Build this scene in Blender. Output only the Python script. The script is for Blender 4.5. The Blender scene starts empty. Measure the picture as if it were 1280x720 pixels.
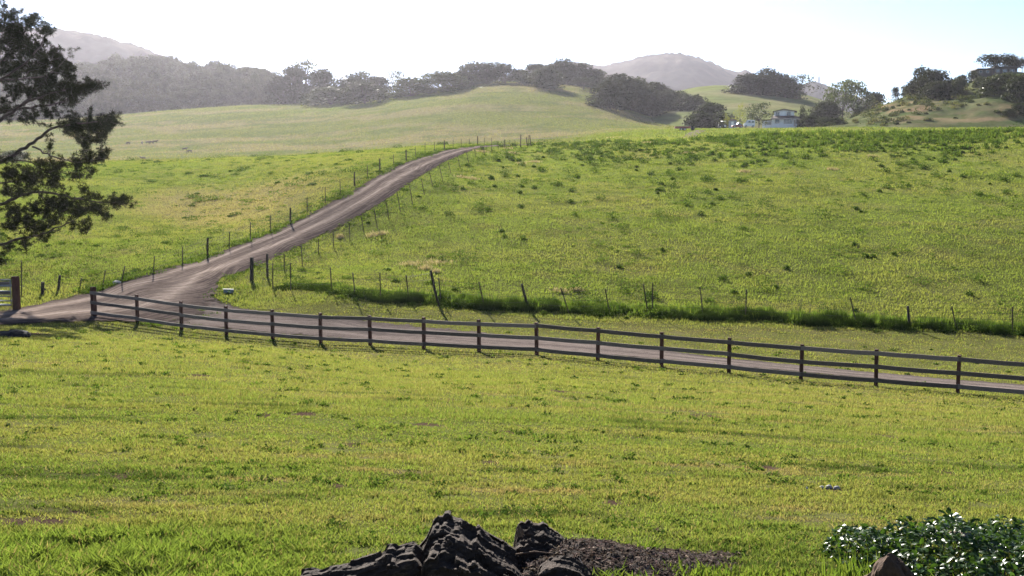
import bpy, math, random
import numpy as np
random.seed(7)
RNG = np.random.default_rng(11)
SC = bpy.context.scene
COL = SC.collection
R = math.radians
# ------------------------------------------------------------------ camera geometry
F, CX, CY = 1350.0, 640.0, 360.0
PITCH = math.atan(130 / F)
CZ = 8.0
CP, SP = math.cos(PITCH), math.sin(PITCH)

def ray(px, py):
    dx = (px - CX) / F; dy = (CY - py) / F
    return dx, CP + dy * SP, -SP + dy * CP

def at(px, py, Y):
    d = ray(px, py); s = Y / d[1]
    return np.array([d[0] * s, Y, CZ + d[2] * s])

# ------------------------------------------------------------------ noise
def _h(ix, iy, seed):
    n = (ix * 374761393 + iy * 668265263 + seed * 974711) & 0x7fffffff
    n = ((n ^ (n >> 13)) * 1274126177) & 0x7fffffff
    n = n ^ (n >> 16)
    return (n & 0xffff) / 65535.0

def vnoise(x, y, seed=0):
    x = np.asarray(x, float); y = np.asarray(y, float)
    fx = np.floor(x); fy = np.floor(y)
    ix = fx.astype(np.int64) + 100000; iy = fy.astype(np.int64) + 100000
    tx = x - fx; ty = y - fy
    tx = tx * tx * (3 - 2 * tx); ty = ty * ty * (3 - 2 * ty)
    a = _h(ix, iy, seed); b = _h(ix + 1, iy, seed); c = _h(ix, iy + 1, seed); d = _h(ix + 1, iy + 1, seed)
    return (a * (1 - tx) + b * tx) * (1 - ty) + (c * (1 - tx) + d * tx) * ty

def fbm(x, y, seed=0, o=4):
    s = 0; a = 0.5; t = 0
    for i in range(o):
        s = s + a * vnoise(x * 2 ** i, y * 2 ** i, seed + i * 17); t += a; a *= 0.5
    return s / t

def sstep(a, b, x):
    t = np.clip((x - a) / (b - a), 0, 1)
    return t * t * (3 - 2 * t)

# ------------------------------------------------------------------ terrain: a surface through surveyed points (pixel, depth)
CTRL = []
def row(*pts): CTRL.extend(pts)
FENCE = [(1197,491),(1095,483),(1001,475.5),(911,466),(827,458.5),(747,450.5),(671,443.5),(599,440),(530,436),(463,432),
         (401,429),(341,424),(283,419),(227,412),(172,403.5),(118,396)]
FY = [35.1 * (1 + 0.028 * n) for n in range(16)]
row(*[(p[0], p[1], y) for p, y in zip(FENCE, FY)])
row((1310,500.5,34.1),(1430,510.5,33.2))
for px, p14, p24 in ((-250,525,440),(0,533,455),(320,541,468),(640,552,484),(960,566,504),(1280,581,524),(1500,592,536)):
    row((px,1000,3.6),(px,718,7),(px,p14,14),(px,p24,24))
row((0,420,36),(-250,408,36),(160,428,36),(320,436,36))
row((1197,475.5,39.3),(1450,495,36.5),(911,447,43),(671,423,46.5),(463,402.5,49.5),(345,391.5,51),(1095,466,41),(800,435,45))
row((430,371,53),(545,383,53),(655,389,53.5),(760,393,54),(900,398.5,54),(1010,404,53.5),(1140,410,53),(1280,418,52),(1480,428,51))
for px, a, b, c in ((650,292,233,200),(900,297,233,195),(1150,300,234,193),(1450,304,235,191)):
    row((px,a,75),(px,b,100),(px,c,125))
row((377,334,64.5),(437,299.5,74),(467,285,77),(363,364,56),(480,252,84.5),(510,231,93),(515,256,85),(540,233,95),(563,216.5,107),(586,204,117))
row((193,339,59),(260,321,67),(313,301,72),(363,278,79),(406,252,85),(443,232,91),(475,214,99),(507,201,109),(555,187,127),(597,181.7,143))
row((0,388,51),(0,340,62),(0,290,77),(0,245,100),(0,206,140),(150,300,74),(150,250,98),(150,203,140),(280,265,92),(280,225,115),(280,199,140))
row((-250,392,50),(-250,300,74),(-250,208,140),(400,193,140),(500,185.5,145))
row((660,181,150),(760,177,152),(860,174.5,152),(950,168,152),(1050,167,152),(1150,166,150),(1280,164,148),(1480,161,148))
row((-250,211,180),(0,209,180),(150,206,180),(300,203,180),(500,190,180),(600,183.5,180),(660,182,175),(760,178,177),(860,175,180),(950,169,185),(1100,168,185),(1280,166,185),(1480,164,185))
row((760,170,245),(860,165,245),(950,164,260),(1100,164,260),(1280,163,260))
row((-250,205,330),(0,201,330),(200,196,330),(400,190,330),(600,176,330),(700,170,330),(770,164,330),(860,161,330),(975,160.3,370),(1100,158.5,330),(1280,158,330),(1480,157,330))
row((-250,152,600),(0,151,600),(100,147,600),(200,139,600),(300,132,600),(400,128,600),(460,123,600),(540,112,600),(600,102.5,600),(640,102,600),(700,105.5,600),(750,113,600),(800,133,600),(840,148,600),(900,160,600),(1000,163,600),(1150,163,600),(1480,163,600))
row((-250,175,450),(0,172,450),(200,163,450),(400,152,450),(600,130,450),(700,132,450),(760,138,450),(800,150,450),(860,158,450),(960,162,450),(1280,163,450))
row((-250,165,720),(0,162,720),(200,150,720),(400,140,720),(600,118,720),(700,120,720),(760,135,720),(840,160,720),(1000,168,720),(1300,168,720))
for px in (-250, 0, 200, 400, 600, 800, 1000, 1200, 1480):
    row((px,185,1200),(px,200,3400),(px,205,6000))
_C = np.array([[(lambda p: p[0] / c[2])(at(*c)), math.log(c[2]), (at(*c)[2] - CZ) / c[2]] for c in CTRL])
_KU = 3.0
_A = np.column_stack([_C[:, 0] * _KU, _C[:, 1]])
def _phi(r2): return 0.5 * r2 * np.log(r2 + 1e-12)
def _fit():
    n = len(_A)
    d2 = ((_A[:, None, :] - _A[None, :, :]) ** 2).sum(2)
    K = _phi(d2) + np.eye(n) * 2e-4
    P = np.column_stack([np.ones(n), _A])
    M = np.zeros((n + 3, n + 3)); M[:n, :n] = K; M[:n, n:] = P; M[n:, :n] = P.T
    return np.linalg.solve(M, np.concatenate([_C[:, 2], np.zeros(3)]))
_W = _fit()
def ground(x, y):
    x = np.atleast_1d(np.asarray(x, float)); y = np.atleast_1d(np.asarray(y, float))
    shp = x.shape; x = x.ravel(); y = np.maximum(y.ravel(), 1.2)
    out = np.empty(len(x))
    for i in range(0, len(x), 40000):
        xs, ys = x[i:i+40000], y[i:i+40000]
        a = xs / ys * _KU; b = np.log(ys)
        d2 = (a[:, None] - _A[None, :, 0]) ** 2 + (b[:, None] - _A[None, :, 1]) ** 2
        t = _phi(d2) @ _W[:-3] + _W[-3] + _W[-2] * a + _W[-1] * b
        out[i:i+40000] = CZ + t * ys
    bump = (fbm(x / 9, y / 9, 5, 3) - .5) * 0.16 * sstep(48, 75, y) + (fbm(x / 3.5, y / 3.5, 9, 2) - .5) * 0.022
    return (out + bump).reshape(shp)
def g1(x, y): return float(ground(x, y)[0])

class Hill:
    """a hill of its own: foot at depth y0, crest at depth y1 running through the surveyed skyline points"""
    def __init__(s, ridge, y0, y1, foot, back=1.6, ease=0.75, rough=0.0, rscale=40, seed=3, valley=0.0):
        s.rx = np.array([(p[0] - CX) / F / CP for p in ridge]); s.y0, s.y1, s.back = y0, y1, back
        s.rt = np.array([(at(p[0], p[1], y1)[2] - CZ) / y1 for p in ridge])
        s.ft = (at(640, foot, y0)[2] - CZ) / y0
        s.ease, s.rough, s.rscale, s.seed, s.valley = ease, rough, rscale, seed, valley
    def __call__(s, x, y):
        x = np.atleast_1d(np.asarray(x, float)); y = np.atleast_1d(np.asarray(y, float))
        u = x / np.maximum(y, 1)
        tr = np.interp(u, s.rx, s.rt)
        k = (y - s.y0) / (s.y1 - s.y0)
        kc = np.clip(k, 0, 1)
        e = kc ** s.ease; e = e * (1 - .35 * kc) + .35 * kc * kc * (3 - 2 * kc) if s.ease < 1 else kc * kc * (3 - 2 * kc)
        z0 = CZ + s.ft * s.y0; z1 = CZ + tr * s.y1
        z = z0 + (z1 - z0) * e
        z = np.where(k > 1, z1 - (z1 - z0) * np.clip((k - 1) / (s.back - 1), 0, 1) ** 1.5, z)
        z = np.where(k < 0, z0 + k * 12, z)
        if s.rough:
            n = (fbm(x / s.rscale, y / s.rscale, s.seed, 5) - .5)
            v = (fbm(x / (s.rscale * 3) + 7, y / (s.rscale * 6), s.seed + 5, 3) - .5) * s.valley
            z = z + (n * s.rough + v * s.rough * 2) * np.clip(kc * 3, 0, 1)
            if s.rscale > 100: z = z + vnoise(x / 13, y / 13, 77) ** 2 * 7.0      # single trees along the far crest
        return z

def cast(px, py, fn=ground, ya=4.0, yb=400.0, n=500):
    d = ray(px, py)
    Y = np.geomspace(ya, yb, n)
    X = d[0] / d[1] * Y; Z = CZ + d[2] / d[1] * Y
    g = fn(X, Y) - Z
    i = np.argmax(g > 0) if (g > 0).any() else int(np.argmax(g))
    if g[i] > 0 and i > 0:
        t = g[i - 1] / (g[i - 1] - g[i]); y = Y[i - 1] + t * (Y[i] - Y[i - 1])
    else: y = Y[i]
    x = d[0] / d[1] * y
    return np.array([x, y, float(fn(x, y)[0])])

# ------------------------------------------------------------------ mesh helpers
def link(o, parent=None):
    COL.objects.link(o)
    if parent: o.parent = parent
    return o

def tag(o, label=None, cat=None, group=None, kind=None):
    if label: o["label"] = label
    if cat: o["category"] = cat
    if group: o["group"] = group
    if kind: o["kind"] = kind
    return o

def empty(name, loc=(0, 0, 0), rz=0.0):
    o = bpy.data.objects.new(name, None); o.empty_display_size = 0.2
    o.location = loc; o.rotation_euler = (0, 0, rz)
    return link(o)

def np_mesh(name, v, faces, mat=None, parent=None, col=None, smooth=False, extra=None):
    """v (n,3); faces: list of int arrays (m,k) of one k each"""
    me = bpy.data.meshes.new(name)
    v = np.asarray(v, np.float32)
    me.vertices.add(len(v)); me.vertices.foreach_set("co", v.ravel())
    li = np.concatenate([f.ravel() for f in faces]).astype(np.int32)
    tot = np.concatenate([np.full(len(f), f.shape[1], np.int32) for f in faces])
    st = np.concatenate([[0], np.cumsum(tot)[:-1]]).astype(np.int32)
    me.loops.add(len(li)); me.loops.foreach_set("vertex_index", li)
    me.polygons.add(len(tot)); me.polygons.foreach_set("loop_start", st)
    me.polygons.foreach_set("use_smooth", np.full(len(tot), smooth, bool))
    if col is not None:
        a = me.attributes.new("col", "FLOAT_COLOR", "POINT")
        c = np.ones((len(v), 4), np.float32); c[:, :3] = col
        a.data.foreach_set("color", c.ravel())
    for k, arr in (extra or {}).items():
        a = me.attributes.new(k, "FLOAT", "POINT"); a.data.foreach_set("value", np.asarray(arr, np.float32))
    me.update(calc_edges=True)
    if mat: me.materials.append(mat)
    return link(bpy.data.objects.new(name, me), parent)

class MB:
    def __init__(s): s.v = []; s.f = []
    def add(s, vs, fs):
        n = len(s.v); s.v.extend([tuple(map(float, p)) for p in vs]); s.f.extend([tuple(i + n for i in f) for f in fs]); return s
    def box(s, x0, x1, y0, y1, z0, z1):
        return s.add([(x0,y0,z0),(x1,y0,z0),(x1,y1,z0),(x0,y1,z0),(x0,y0,z1),(x1,y0,z1),(x1,y1,z1),(x0,y1,z1)],
                     [(0,3,2,1),(4,5,6,7),(0,1,5,4),(1,2,6,5),(2,3,7,6),(3,0,4,7)])
    def tube(s, pts, rad, n=6, cap=True):
        pts = [np.array(p, float) for p in pts]
        if np.isscalar(rad): rad = [rad] * len(pts)
        vs = []; prev = None
        for i, p in enumerate(pts):
            t = pts[min(i + 1, len(pts) - 1)] - pts[max(i - 1, 0)]; t = t / (np.linalg.norm(t) + 1e-9)
            if prev is None:
                a = np.array([1., 0, 0]) if abs(t[0]) < .8 else np.array([0, 1., 0])
            else: a = prev
            a = a - t * a.dot(t); a /= np.linalg.norm(a) + 1e-9; prev = a
            b = np.cross(t, a)
            for k in range(n):
                w = 2 * math.pi * k / n
                vs.append(p + rad[i] * (a * math.cos(w) + b * math.sin(w)))
        fs = []
        for i in range(len(pts) - 1):
            for k in range(n):
                fs.append((i*n+k, i*n+(k+1)%n, (i+1)*n+(k+1)%n, (i+1)*n+k))
        if cap:
            fs.append(tuple(range(n))[::-1]); fs.append(tuple((len(pts)-1)*n + k for k in range(n)))
        return s.add(vs, fs)
    def prism(s, prof, y0, y1):
        """profile of (x, z) points, extruded along y"""
        n = len(prof)
        return s.add([(x, y0, z) for x, z in prof] + [(x, y1, z) for x, z in prof],
                     [tuple(range(n)), tuple(range(2*n-1, n-1, -1))] + [(i, i+n, (i+1) % n + n, (i+1) % n) for i in range(n)])
    def beam(s, a, b, wx, wz, up=(0, 0, 1)):
        a = np.array(a, float); b = np.array(b, float); t = b - a; L = np.linalg.norm(t); t /= L
        sd = np.cross(t, np.array(up, float)); sd /= np.linalg.norm(sd) + 1e-9; u = np.cross(sd, t)
        vs = [a+sd*i*wx/2+u*j*wz/2 for i, j in ((-1,-1),(1,-1),(1,1),(-1,1))] + [b+sd*i*wx/2+u*j*wz/2 for i, j in ((-1,-1),(1,-1),(1,1),(-1,1))]
        return s.add(vs, [(0,1,2,3),(7,6,5,4),(0,4,5,1),(1,5,6,2),(2,6,7,3),(3,7,4,0)])
    def build(s, name, mat, parent=None, bevel=0, smooth=False):
        me = bpy.data.meshes.new(name); me.from_pydata(s.v, [], s.f); me.update()
        import bmesh
        bm = bmesh.new(); bm.from_mesh(me); bmesh.ops.recalc_face_normals(bm, faces=bm.faces)
        if bevel: bmesh.ops.bevel(bm, geom=list(bm.edges), offset=bevel, segments=1, affect='EDGES', clamp_overlap=True)
        bm.to_mesh(me); bm.free()
        if smooth: me.polygons.foreach_set("use_smooth", [True] * len(me.polygons))
        if mat: me.materials.append(mat)
        return link(bpy.data.objects.new(name, me), parent)

def lathe_xy(px, py, poly):
    """points inside polygon (numpy even-odd)"""
    poly = np.asarray(poly, float); ins = np.zeros(len(px), bool)
    j = len(poly) - 1
    for i in range(len(poly)):
        xi, yi = poly[i]; xj, yj = poly[j]
        c = ((yi > py) != (yj > py))
        with np.errstate(divide='ignore', invalid='ignore'):
            ins ^= c & (px < (xj - xi) * (py - yi) / (yj - yi + 1e-12) + xi)
        j = i
    return ins

# ------------------------------------------------------------------ materials
def nmat(name):
    m = bpy.data.materials.new(name); m.use_nodes = True
    nt = m.node_tree; nt.nodes.clear()
    return m, nt, lambda t, **k: _node(nt, t, k)
def _node(nt, t, k):
    n = nt.nodes.new(t)
    for a, b in k.items():
        if a.startswith("i_"):
            key = a[2:]; key = int(key) if key.isdigit() else key.replace("_", " ")
            n.inputs[key].default_value = b
        else: setattr(n, a, b)
    return n
def ramp(nt, fac, stops):
    r = nt.nodes.new("ShaderNodeValToRGB")
    while len(r.color_ramp.elements) < len(stops): r.color_ramp.elements.new(.5)
    for e, (p, c) in zip(r.color_ramp.elements, stops):
        e.position = p; e.color = (*c, 1) if len(c) == 3 else c
    nt.links.new(fac, r.inputs[0]); return r.outputs[0]
def solid(name, color, rough=.7, metal=0., var=.25, scale=6., bump=0.0, spec=.5, stretch=(1, 1, 1), bscale=None, rnd=0.):
    m, nt, N = nmat(name); L = nt.links.new
    tc = N("ShaderNodeTexCoord"); mp = N("ShaderNodeMapping"); mp.inputs["Scale"].default_value = stretch
    L(tc.outputs["Object"], mp.inputs["Vector"])
    no = N("ShaderNodeTexNoise", i_Scale=scale, i_Detail=6.0, i_Roughness=.65); L(mp.outputs[0], no.inputs["Vector"])
    a = tuple(c * (1 - var) for c in color); b = tuple(min(1, c * (1 + var)) for c in color)
    p = N("ShaderNodeBsdfPrincipled", i_Roughness=rough, i_Metallic=metal)
    p.inputs["Specular IOR Level"].default_value = spec
    cc = ramp(nt, no.outputs[0], [(.3, a), (.7, b)])
    if rnd:       # every board weathered a little differently
        oi = N("ShaderNodeObjectInfo"); mr = N("ShaderNodeMapRange", i_3=1 - rnd, i_4=1 + rnd); L(oi.outputs["Random"], mr.inputs[0])
        mu = N("ShaderNodeMix", data_type='RGBA', blend_type='MULTIPLY'); mu.inputs[0].default_value = 1; L(cc, mu.inputs[6]); L(mr.outputs[0], mu.inputs[7]); cc = mu.outputs[2]
    L(cc, p.inputs["Base Color"])
    if bump:
        bn = N("ShaderNodeBump", i_Strength=min(1, bump), i_Distance=.02 * bump)
        if bscale:
            no2 = N("ShaderNodeTexNoise", i_Scale=bscale, i_Detail=8.0, i_Roughness=.7); L(mp.outputs[0], no2.inputs["Vector"]); L(no2.outputs[0], bn.inputs["Height"])
        else: L(no.outputs[0], bn.inputs["Height"])
        L(bn.outputs[0], p.inputs["Normal"])
    o = N("ShaderNodeOutputMaterial"); L(p.outputs[0], o.inputs[0])
    return m
def leafmat(name, color=None, trans=.45, gloss=0.0, tint=(1.15, 1.1, .7), var=.35, scale=1.2, rough=.4):
    """leaf: diffuse + light through the leaf (+ a waxy coat)"""
    m, nt, N = nmat(name); L = nt.links.new
    if color is None:
        c = N("ShaderNodeAttribute", attribute_name="col").outputs["Color"]
    else:
        tc = N("ShaderNodeTexCoord"); oi = N("ShaderNodeObjectInfo")
        no = N("ShaderNodeTexNoise", i_Scale=scale, i_Detail=4.0); L(tc.outputs["Object"], no.inputs["Vector"])
        c = ramp(nt, no.outputs[0], [(.3, tuple(k * (1 - var) for k in color)), (.7, tuple(k * (1 + var) for k in color))])
        mu = N("ShaderNodeMix", data_type='RGBA', blend_type='MULTIPLY'); mu.inputs[0].default_value = 1
        mr = N("ShaderNodeMapRange", i_3=.75, i_4=1.3); L(oi.outputs["Random"], mr.inputs[0])
        L(c, mu.inputs[6]); L(mr.outputs[0], mu.inputs[7]); c = mu.outputs[2]
    d = N("ShaderNodeBsdfDiffuse"); L(c, d.inputs[0])
    t = N("ShaderNodeBsdfTranslucent")
    mt = N("ShaderNodeMix", data_type='RGBA', blend_type='MULTIPLY'); mt.inputs[0].default_value = 1; mt.inputs[7].default_value = (*tint, 1)
    L(c, mt.inputs[6]); L(mt.outputs[2], t.inputs[0])
    mx = N("ShaderNodeMixShader"); mx.inputs[0].default_value = trans; L(d.outputs[0], mx.inputs[1]); L(t.outputs[0], mx.inputs[2])
    out = mx.outputs[0]
    if gloss:
        g = N("ShaderNodeBsdfGlossy", i_Roughness=rough); fr = N("ShaderNodeFresnel", i_IOR=1.45)
        ml = N("ShaderNodeMath", operation='MULTIPLY'); ml.inputs[1].default_value = gloss; L(fr.outputs[0], ml.inputs[0])
        m2 = N("ShaderNodeMixShader"); L(ml.outputs[0], m2.inputs[0]); L(out, m2.inputs[1]); L(g.outputs[0], m2.inputs[2]); out = m2.outputs[0]
    o = N("ShaderNodeOutputMaterial"); L(out, o.inputs[0])
    return m

def groundmat(name, fine=7.0, contrast=.35, bump=.5, bscale=5.0, detail_scale=.6):
    """turf / soil: surveyed colour attribute broken up by noise of several sizes"""
    m, nt, N = nmat(name); L = nt.links.new
    at_ = N("ShaderNodeAttribute", attribute_name="col"); tc = N("ShaderNodeTexCoord")
    n1 = N("ShaderNodeTexNoise", i_Scale=fine, i_Detail=8.0, i_Roughness=.75); L(tc.outputs["Object"], n1.inputs["Vector"])
    n2 = N("ShaderNodeTexNoise", i_Scale=detail_scale, i_Detail=6.0, i_Roughness=.6); L(tc.outputs["Object"], n2.inputs["Vector"])
    ad = N("ShaderNodeMath", operation='ADD'); L(n1.outputs[0], ad.inputs[0]); L(n2.outputs[0], ad.inputs[1])
    mr = N("ShaderNodeMapRange", i_1=.7, i_2=1.3, i_3=1 - contrast, i_4=1 + contrast); L(ad.outputs[0], mr.inputs[0])
    mu = N("ShaderNodeMix", data_type='RGBA', blend_type='MULTIPLY'); mu.inputs[0].default_value = 1
    L(at_.outputs["Color"], mu.inputs[6]); L(mr.outputs[0], mu.inputs[7])
    p = N("ShaderNodeBsdfDiffuse"); L(mu.outputs[2], p.inputs[0])
    bn = N("ShaderNodeBump", i_Strength=bump, i_Distance=.3)
    n3 = N("ShaderNodeTexNoise", i_Scale=bscale, i_Detail=8.0, i_Roughness=.8); L(tc.outputs["Object"], n3.inputs["Vector"])
    L(n3.outputs[0], bn.inputs["Height"]); L(bn.outputs[0], p.inputs["Normal"])
    o = N("ShaderNodeOutputMaterial"); L(p.outputs[0], o.inputs[0])
    return m
# ------------------------------------------------------------------ world, sun, camera
SUN_EL, SUN_AZ = R(27.0), R(-15.5)          # azimuth measured from +Y towards +X
w = bpy.data.worlds.new("World"); SC.world = w; w.use_nodes = True
nt = w.node_tree; nt.nodes.clear()
sky = nt.nodes.new("ShaderNodeTexSky"); sky.sky_type = 'NISHITA'; sky.sun_disc = False
sky.sun_elevation = SUN_EL; sky.sun_rotation = SUN_AZ; sky.altitude = 50; sky.air_density = 0.65; sky.dust_density = 0.12; sky.ozone_density = 1.6
bg = nt.nodes.new("ShaderNodeBackground"); bg.inputs[1].default_value = 0.05
ow = nt.nodes.new("ShaderNodeOutputWorld"); nt.links.new(sky.outputs[0], bg.inputs[0]); nt.links.new(bg.outputs[0], ow.inputs[0])
sd = bpy.data.lights.new("sun", 'SUN'); sd.energy = 5.0; sd.angle = R(.5); sd.color = (1, .95, .86)
so = link(bpy.data.objects.new("sun", sd)); so.location = (-40, 60, 80)
to_sun = np.array([math.sin(SUN_AZ) * math.cos(SUN_EL), math.cos(SUN_AZ) * math.cos(SUN_EL), math.sin(SUN_EL)])
from mathutils import Vector
so.rotation_euler = Vector(to_sun).to_track_quat('Z', 'Y').to_euler()
cd = bpy.data.cameras.new("camera"); cam = link(bpy.data.objects.new("camera", cd))
cd.sensor_width = 36; cd.lens = 36 * F / 1280; cd.clip_end = 12000; cd.clip_start = .1
cam.location = (0, 0, CZ); cam.rotation_euler = (math.pi / 2 - PITCH, 0, 0)
SC.camera = cam
SC.view_settings.view_transform = 'Standard'; SC.view_settings.look = 'None'; SC.view_settings.gamma = 1
SC.view_settings.exposure = 1.84
SC.render.engine = 'CYCLES'
cy = SC.cycles
cy.use_denoising = True; cy.denoiser = 'OPENIMAGEDENOISE'; cy.denoising_input_passes = 'RGB_ALBEDO_NORMAL'
cy.max_bounces = 6; cy.diffuse_bounces = 2; cy.glossy_bounces = 2; cy.transmission_bounces = 3; cy.transparent_max_bounces = 8; cy.volume_bounces = 0
cy.caustics_reflective = False; cy.caustics_refractive = False

# ------------------------------------------------------------------ colours of the turf
FRESH = np.array((.140, .186, .048)); YEL = np.array((.196, .210, .068)); DRY = np.array((.235, .195, .105)); DARK = np.array((.038, .070, .017)); SOIL = np.array((.070, .048, .030))
LUSH = np.array((.120, .180, .036))
BARE = [(50,651,52,6),(25,655,30,5),(768,629,13,3.5),(20,417,34,4),(95,640,12,3),(195,643,8,3),(820,662,6,2),(610,578,16,3),(445,556,20,3),(528,531,22,2.6),(385,518,16,3),(330,520,10,3),(150,597,24,4),(690,610,10,2.5),(960,585,18,3),(1040,612,26,3),(1180,590,20,3),(560,500,16,2),(700,490,14,2),(250,470,18,2),(880,520,22,2.4),(1100,545,22,3),(420,608,12,3),(640,540,26,3)]
_BW = None
def bare_spots(x, y):
    """worn spots of naked soil in the lawn, surveyed"""
    global _BW
    if _BW is None:
        _BW = []
        for px, py, rx, ry in BARE:
            c = cast(px, py); c2 = cast(px, py - ry); _BW.append((c[0], c[1], rx * c[1] / F, max(.08, c2[1] - c[1])))
    m_ = np.zeros(len(x)); wob = (fbm(x / .3, y / .3, 201, 3) - .5) * 1.3
    for cx, cy_, rx, ry in _BW:
        m_ = np.maximum(m_, 1 - sstep(.55, 1.1, np.hypot((x - cx) / rx, (y - cy_) / ry) + wob))
    return m_
def lerp(a, b, t): return a * (1 - t[:, None]) + b * t[:, None]
def pix(x, y):
    u = x / y
    return CX + F * u * CP     # close enough for laying out large patches
def turf(x, y):
    """base colour of the sward at world x, y"""
    x = x.ravel(); y = y.ravel()
    n1 = fbm(x / 3.2, y / 1.1, 21, 4); n2 = fbm(x / 11, y / 5, 22, 3); n3 = fbm(x / 1.2 + y * .2, y / .35, 23, 3)
    lawn = lerp(np.tile(FRESH, (len(x), 1)), YEL, sstep(.40, .68, n1) * .85)
    lawn = lerp(lawn, DRY, sstep(.55, .74, n3 * .6 + n2 * .4) * .85)
    lawn = lerp(lawn, DARK, sstep(.62, .8, fbm(x / 2.0, y / .6, 25, 3)) * .8)
    lawn = lerp(lawn, YEL * 1.05, sstep(10, 34, y) * .55)
    # pasture beyond the roads
    m1 = fbm(x / 8, y / 7, 31, 4); m2 = fbm(x / 2.2, y / 2.6, 32, 3)
    past = lerp(np.tile(LUSH * .65 + YEL * .45, (len(x), 1)), YEL * 1.06, sstep(.42, .66, m1) * .6)
    past = lerp(past, DARK, sstep(.56, .72, fbm(x / 2.4, y / 1.6, 34, 3)) * .3)
    past = lerp(past, DRY, sstep(.60, .76, fbm(x / 4, y / 3, 33, 4)) * .28)
    px = pix(x, y)
    # tan worn patch on the left pasture
    d = np.hypot((px - 300) / 135, (y - 93) / 16)
    past = lerp(past, np.array((.26, .225, .125)), (1 - sstep(.5, 1.25, d + (m1 - .5) * 1.1)) * .8)
    out = lerp(lawn, past, sstep(51.5, 55, y))
    # hillside far off: paler, dry stems mixed in, some haze put into the colour
    far = lerp(np.tile(np.array((.150, .165, .060)), (len(x), 1)), np.array((.215, .185, .105)), sstep(.45, .62, fbm(x / 45, y / 22, 41, 5)) * .8)
    far = lerp(far, np.array((.095, .125, .05)), sstep(.50, .66, fbm(x / 12, y / 9, 42, 4)) * .55)
    far = lerp(far, np.array((.14, .19, .04)), np.exp(-(((px - 480) / 110) ** 2 + ((y - 520) / 50) ** 2)) * .6)
    far = lerp(far, np.array((.13, .19, .03)), sstep(700, 760, px) * (1 - sstep(300, 380, y)) * .5)
    edge = 143 + (fbm(x / 12, y / 12, 44, 3) - .5) * 14
    return lerp(out, far, sstep(0, 10, y - edge) * (1 - sstep(620, 680, px) * (1 - sstep(200, 240, y))))

def sheet(name, fn, us, ys, mat, colfn, smooth=True):
    U, Y = np.meshgrid(us, ys); X = U * Y
    Z = fn(X.ravel(), Y.ravel())
    n, m = len(us), len(ys)
    i = np.arange((m - 1) * n).reshape(m - 1, n)[:, :-1].ravel()
    f = np.column_stack([i, i + 1, i + 1 + n, i + n])
    c = colfn(X.ravel(), Y.ravel(), Z.ravel())
    return np_mesh(name, np.column_stack([X.ravel(), Y.ravel(), Z]), [f], mat, None, c, smooth)

M_ground = groundmat("turf_ground", 9, .35, .35, 6.0)
us = np.concatenate([np.linspace(-1.6, -.62, 40, endpoint=False), np.linspace(-.62, .62, 460), np.linspace(.62, 1.6, 41)[1:]])
ys = np.geomspace(1.5, 5200, 660)
def gcol(x, y, z):
    c = turf(x, y)
    k = 1 - sstep(45, 150, y) * .75
    c = lerp(c, SOIL * .5 + c * .2, np.clip(k, 0, 1) * .8)
    return lerp(c, np.tile(np.array((.055, .036, .028)), (len(x), 1)), bare_spots(x, y) * (y < 50))       # thatch and soil show between the blades close by
tag(sheet("ground", ground, us, ys, M_ground, gcol), kind="structure")

# ------------------------------------------------------------------ roads
def resample(P, n):
    P = np.array(P); d = np.concatenate([[0], np.cumsum(np.linalg.norm(np.diff(P[:, :2], axis=0), axis=1))])
    return d / d[-1], P
def road(name, pairs, lift, mat, sub=10, nx=14, extra=()):
    A = [cast(a[0], a[1], yb=165)[:2] for a, b in pairs] + [np.array(e[0]) for e in extra]
    B = [cast(b[0], b[1], yb=165)[:2] for a, b in pairs] + [np.array(e[1]) for e in extra]
    A = np.array(A); B = np.array(B)
    def cr(P, t):
        n = len(P); i = np.clip(np.floor(t).astype(int), 0, n - 2); f = (t - i)[:, None]
        p0 = P[np.maximum(i - 1, 0)]; p1 = P[i]; p2 = P[i + 1]; p3 = P[np.minimum(i + 2, n - 1)]
        return .5 * ((2 * p1) + (-p0 + p2) * f + (2*p0 - 5*p1 + 4*p2 - p3) * f**2 + (-p0 + 3*p1 - 3*p2 + p3) * f**3)
    t = np.linspace(0, len(A) - 1, (len(A) - 1) * sub + 1)
    a = cr(A, t); b = cr(B, t)
    mid = (a + b) / 2; along = np.concatenate([[0], np.cumsum(np.linalg.norm(np.diff(mid, axis=0), axis=1))])
    s = np.linspace(-.14, 1.14, nx)
    X = a[:, None, 0] * (1 - s) + b[:, None, 0] * s; Y = a[:, None, 1] * (1 - s) + b[:, None, 1] * s
    Z = ground(X.ravel(), Y.ravel()) + lift
    m = len(t); i = np.arange((m - 1) * nx).reshape(m - 1, nx)[:, :-1].ravel()
    f = np.column_stack([i, i + 1, i + 1 + nx, i + nx])
    wd = np.linalg.norm(a - b, axis=1)
    o = np_mesh(name, np.column_stack([X.ravel(), Y.ravel(), Z]), [f], mat, None, None, True,
                {"across": np.tile(s, m), "along": np.repeat(along, nx), "width": np.repeat(wd, nx)})
    tag(o, kind="structure")
    return np.concatenate([a, b[::-1]])
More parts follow.
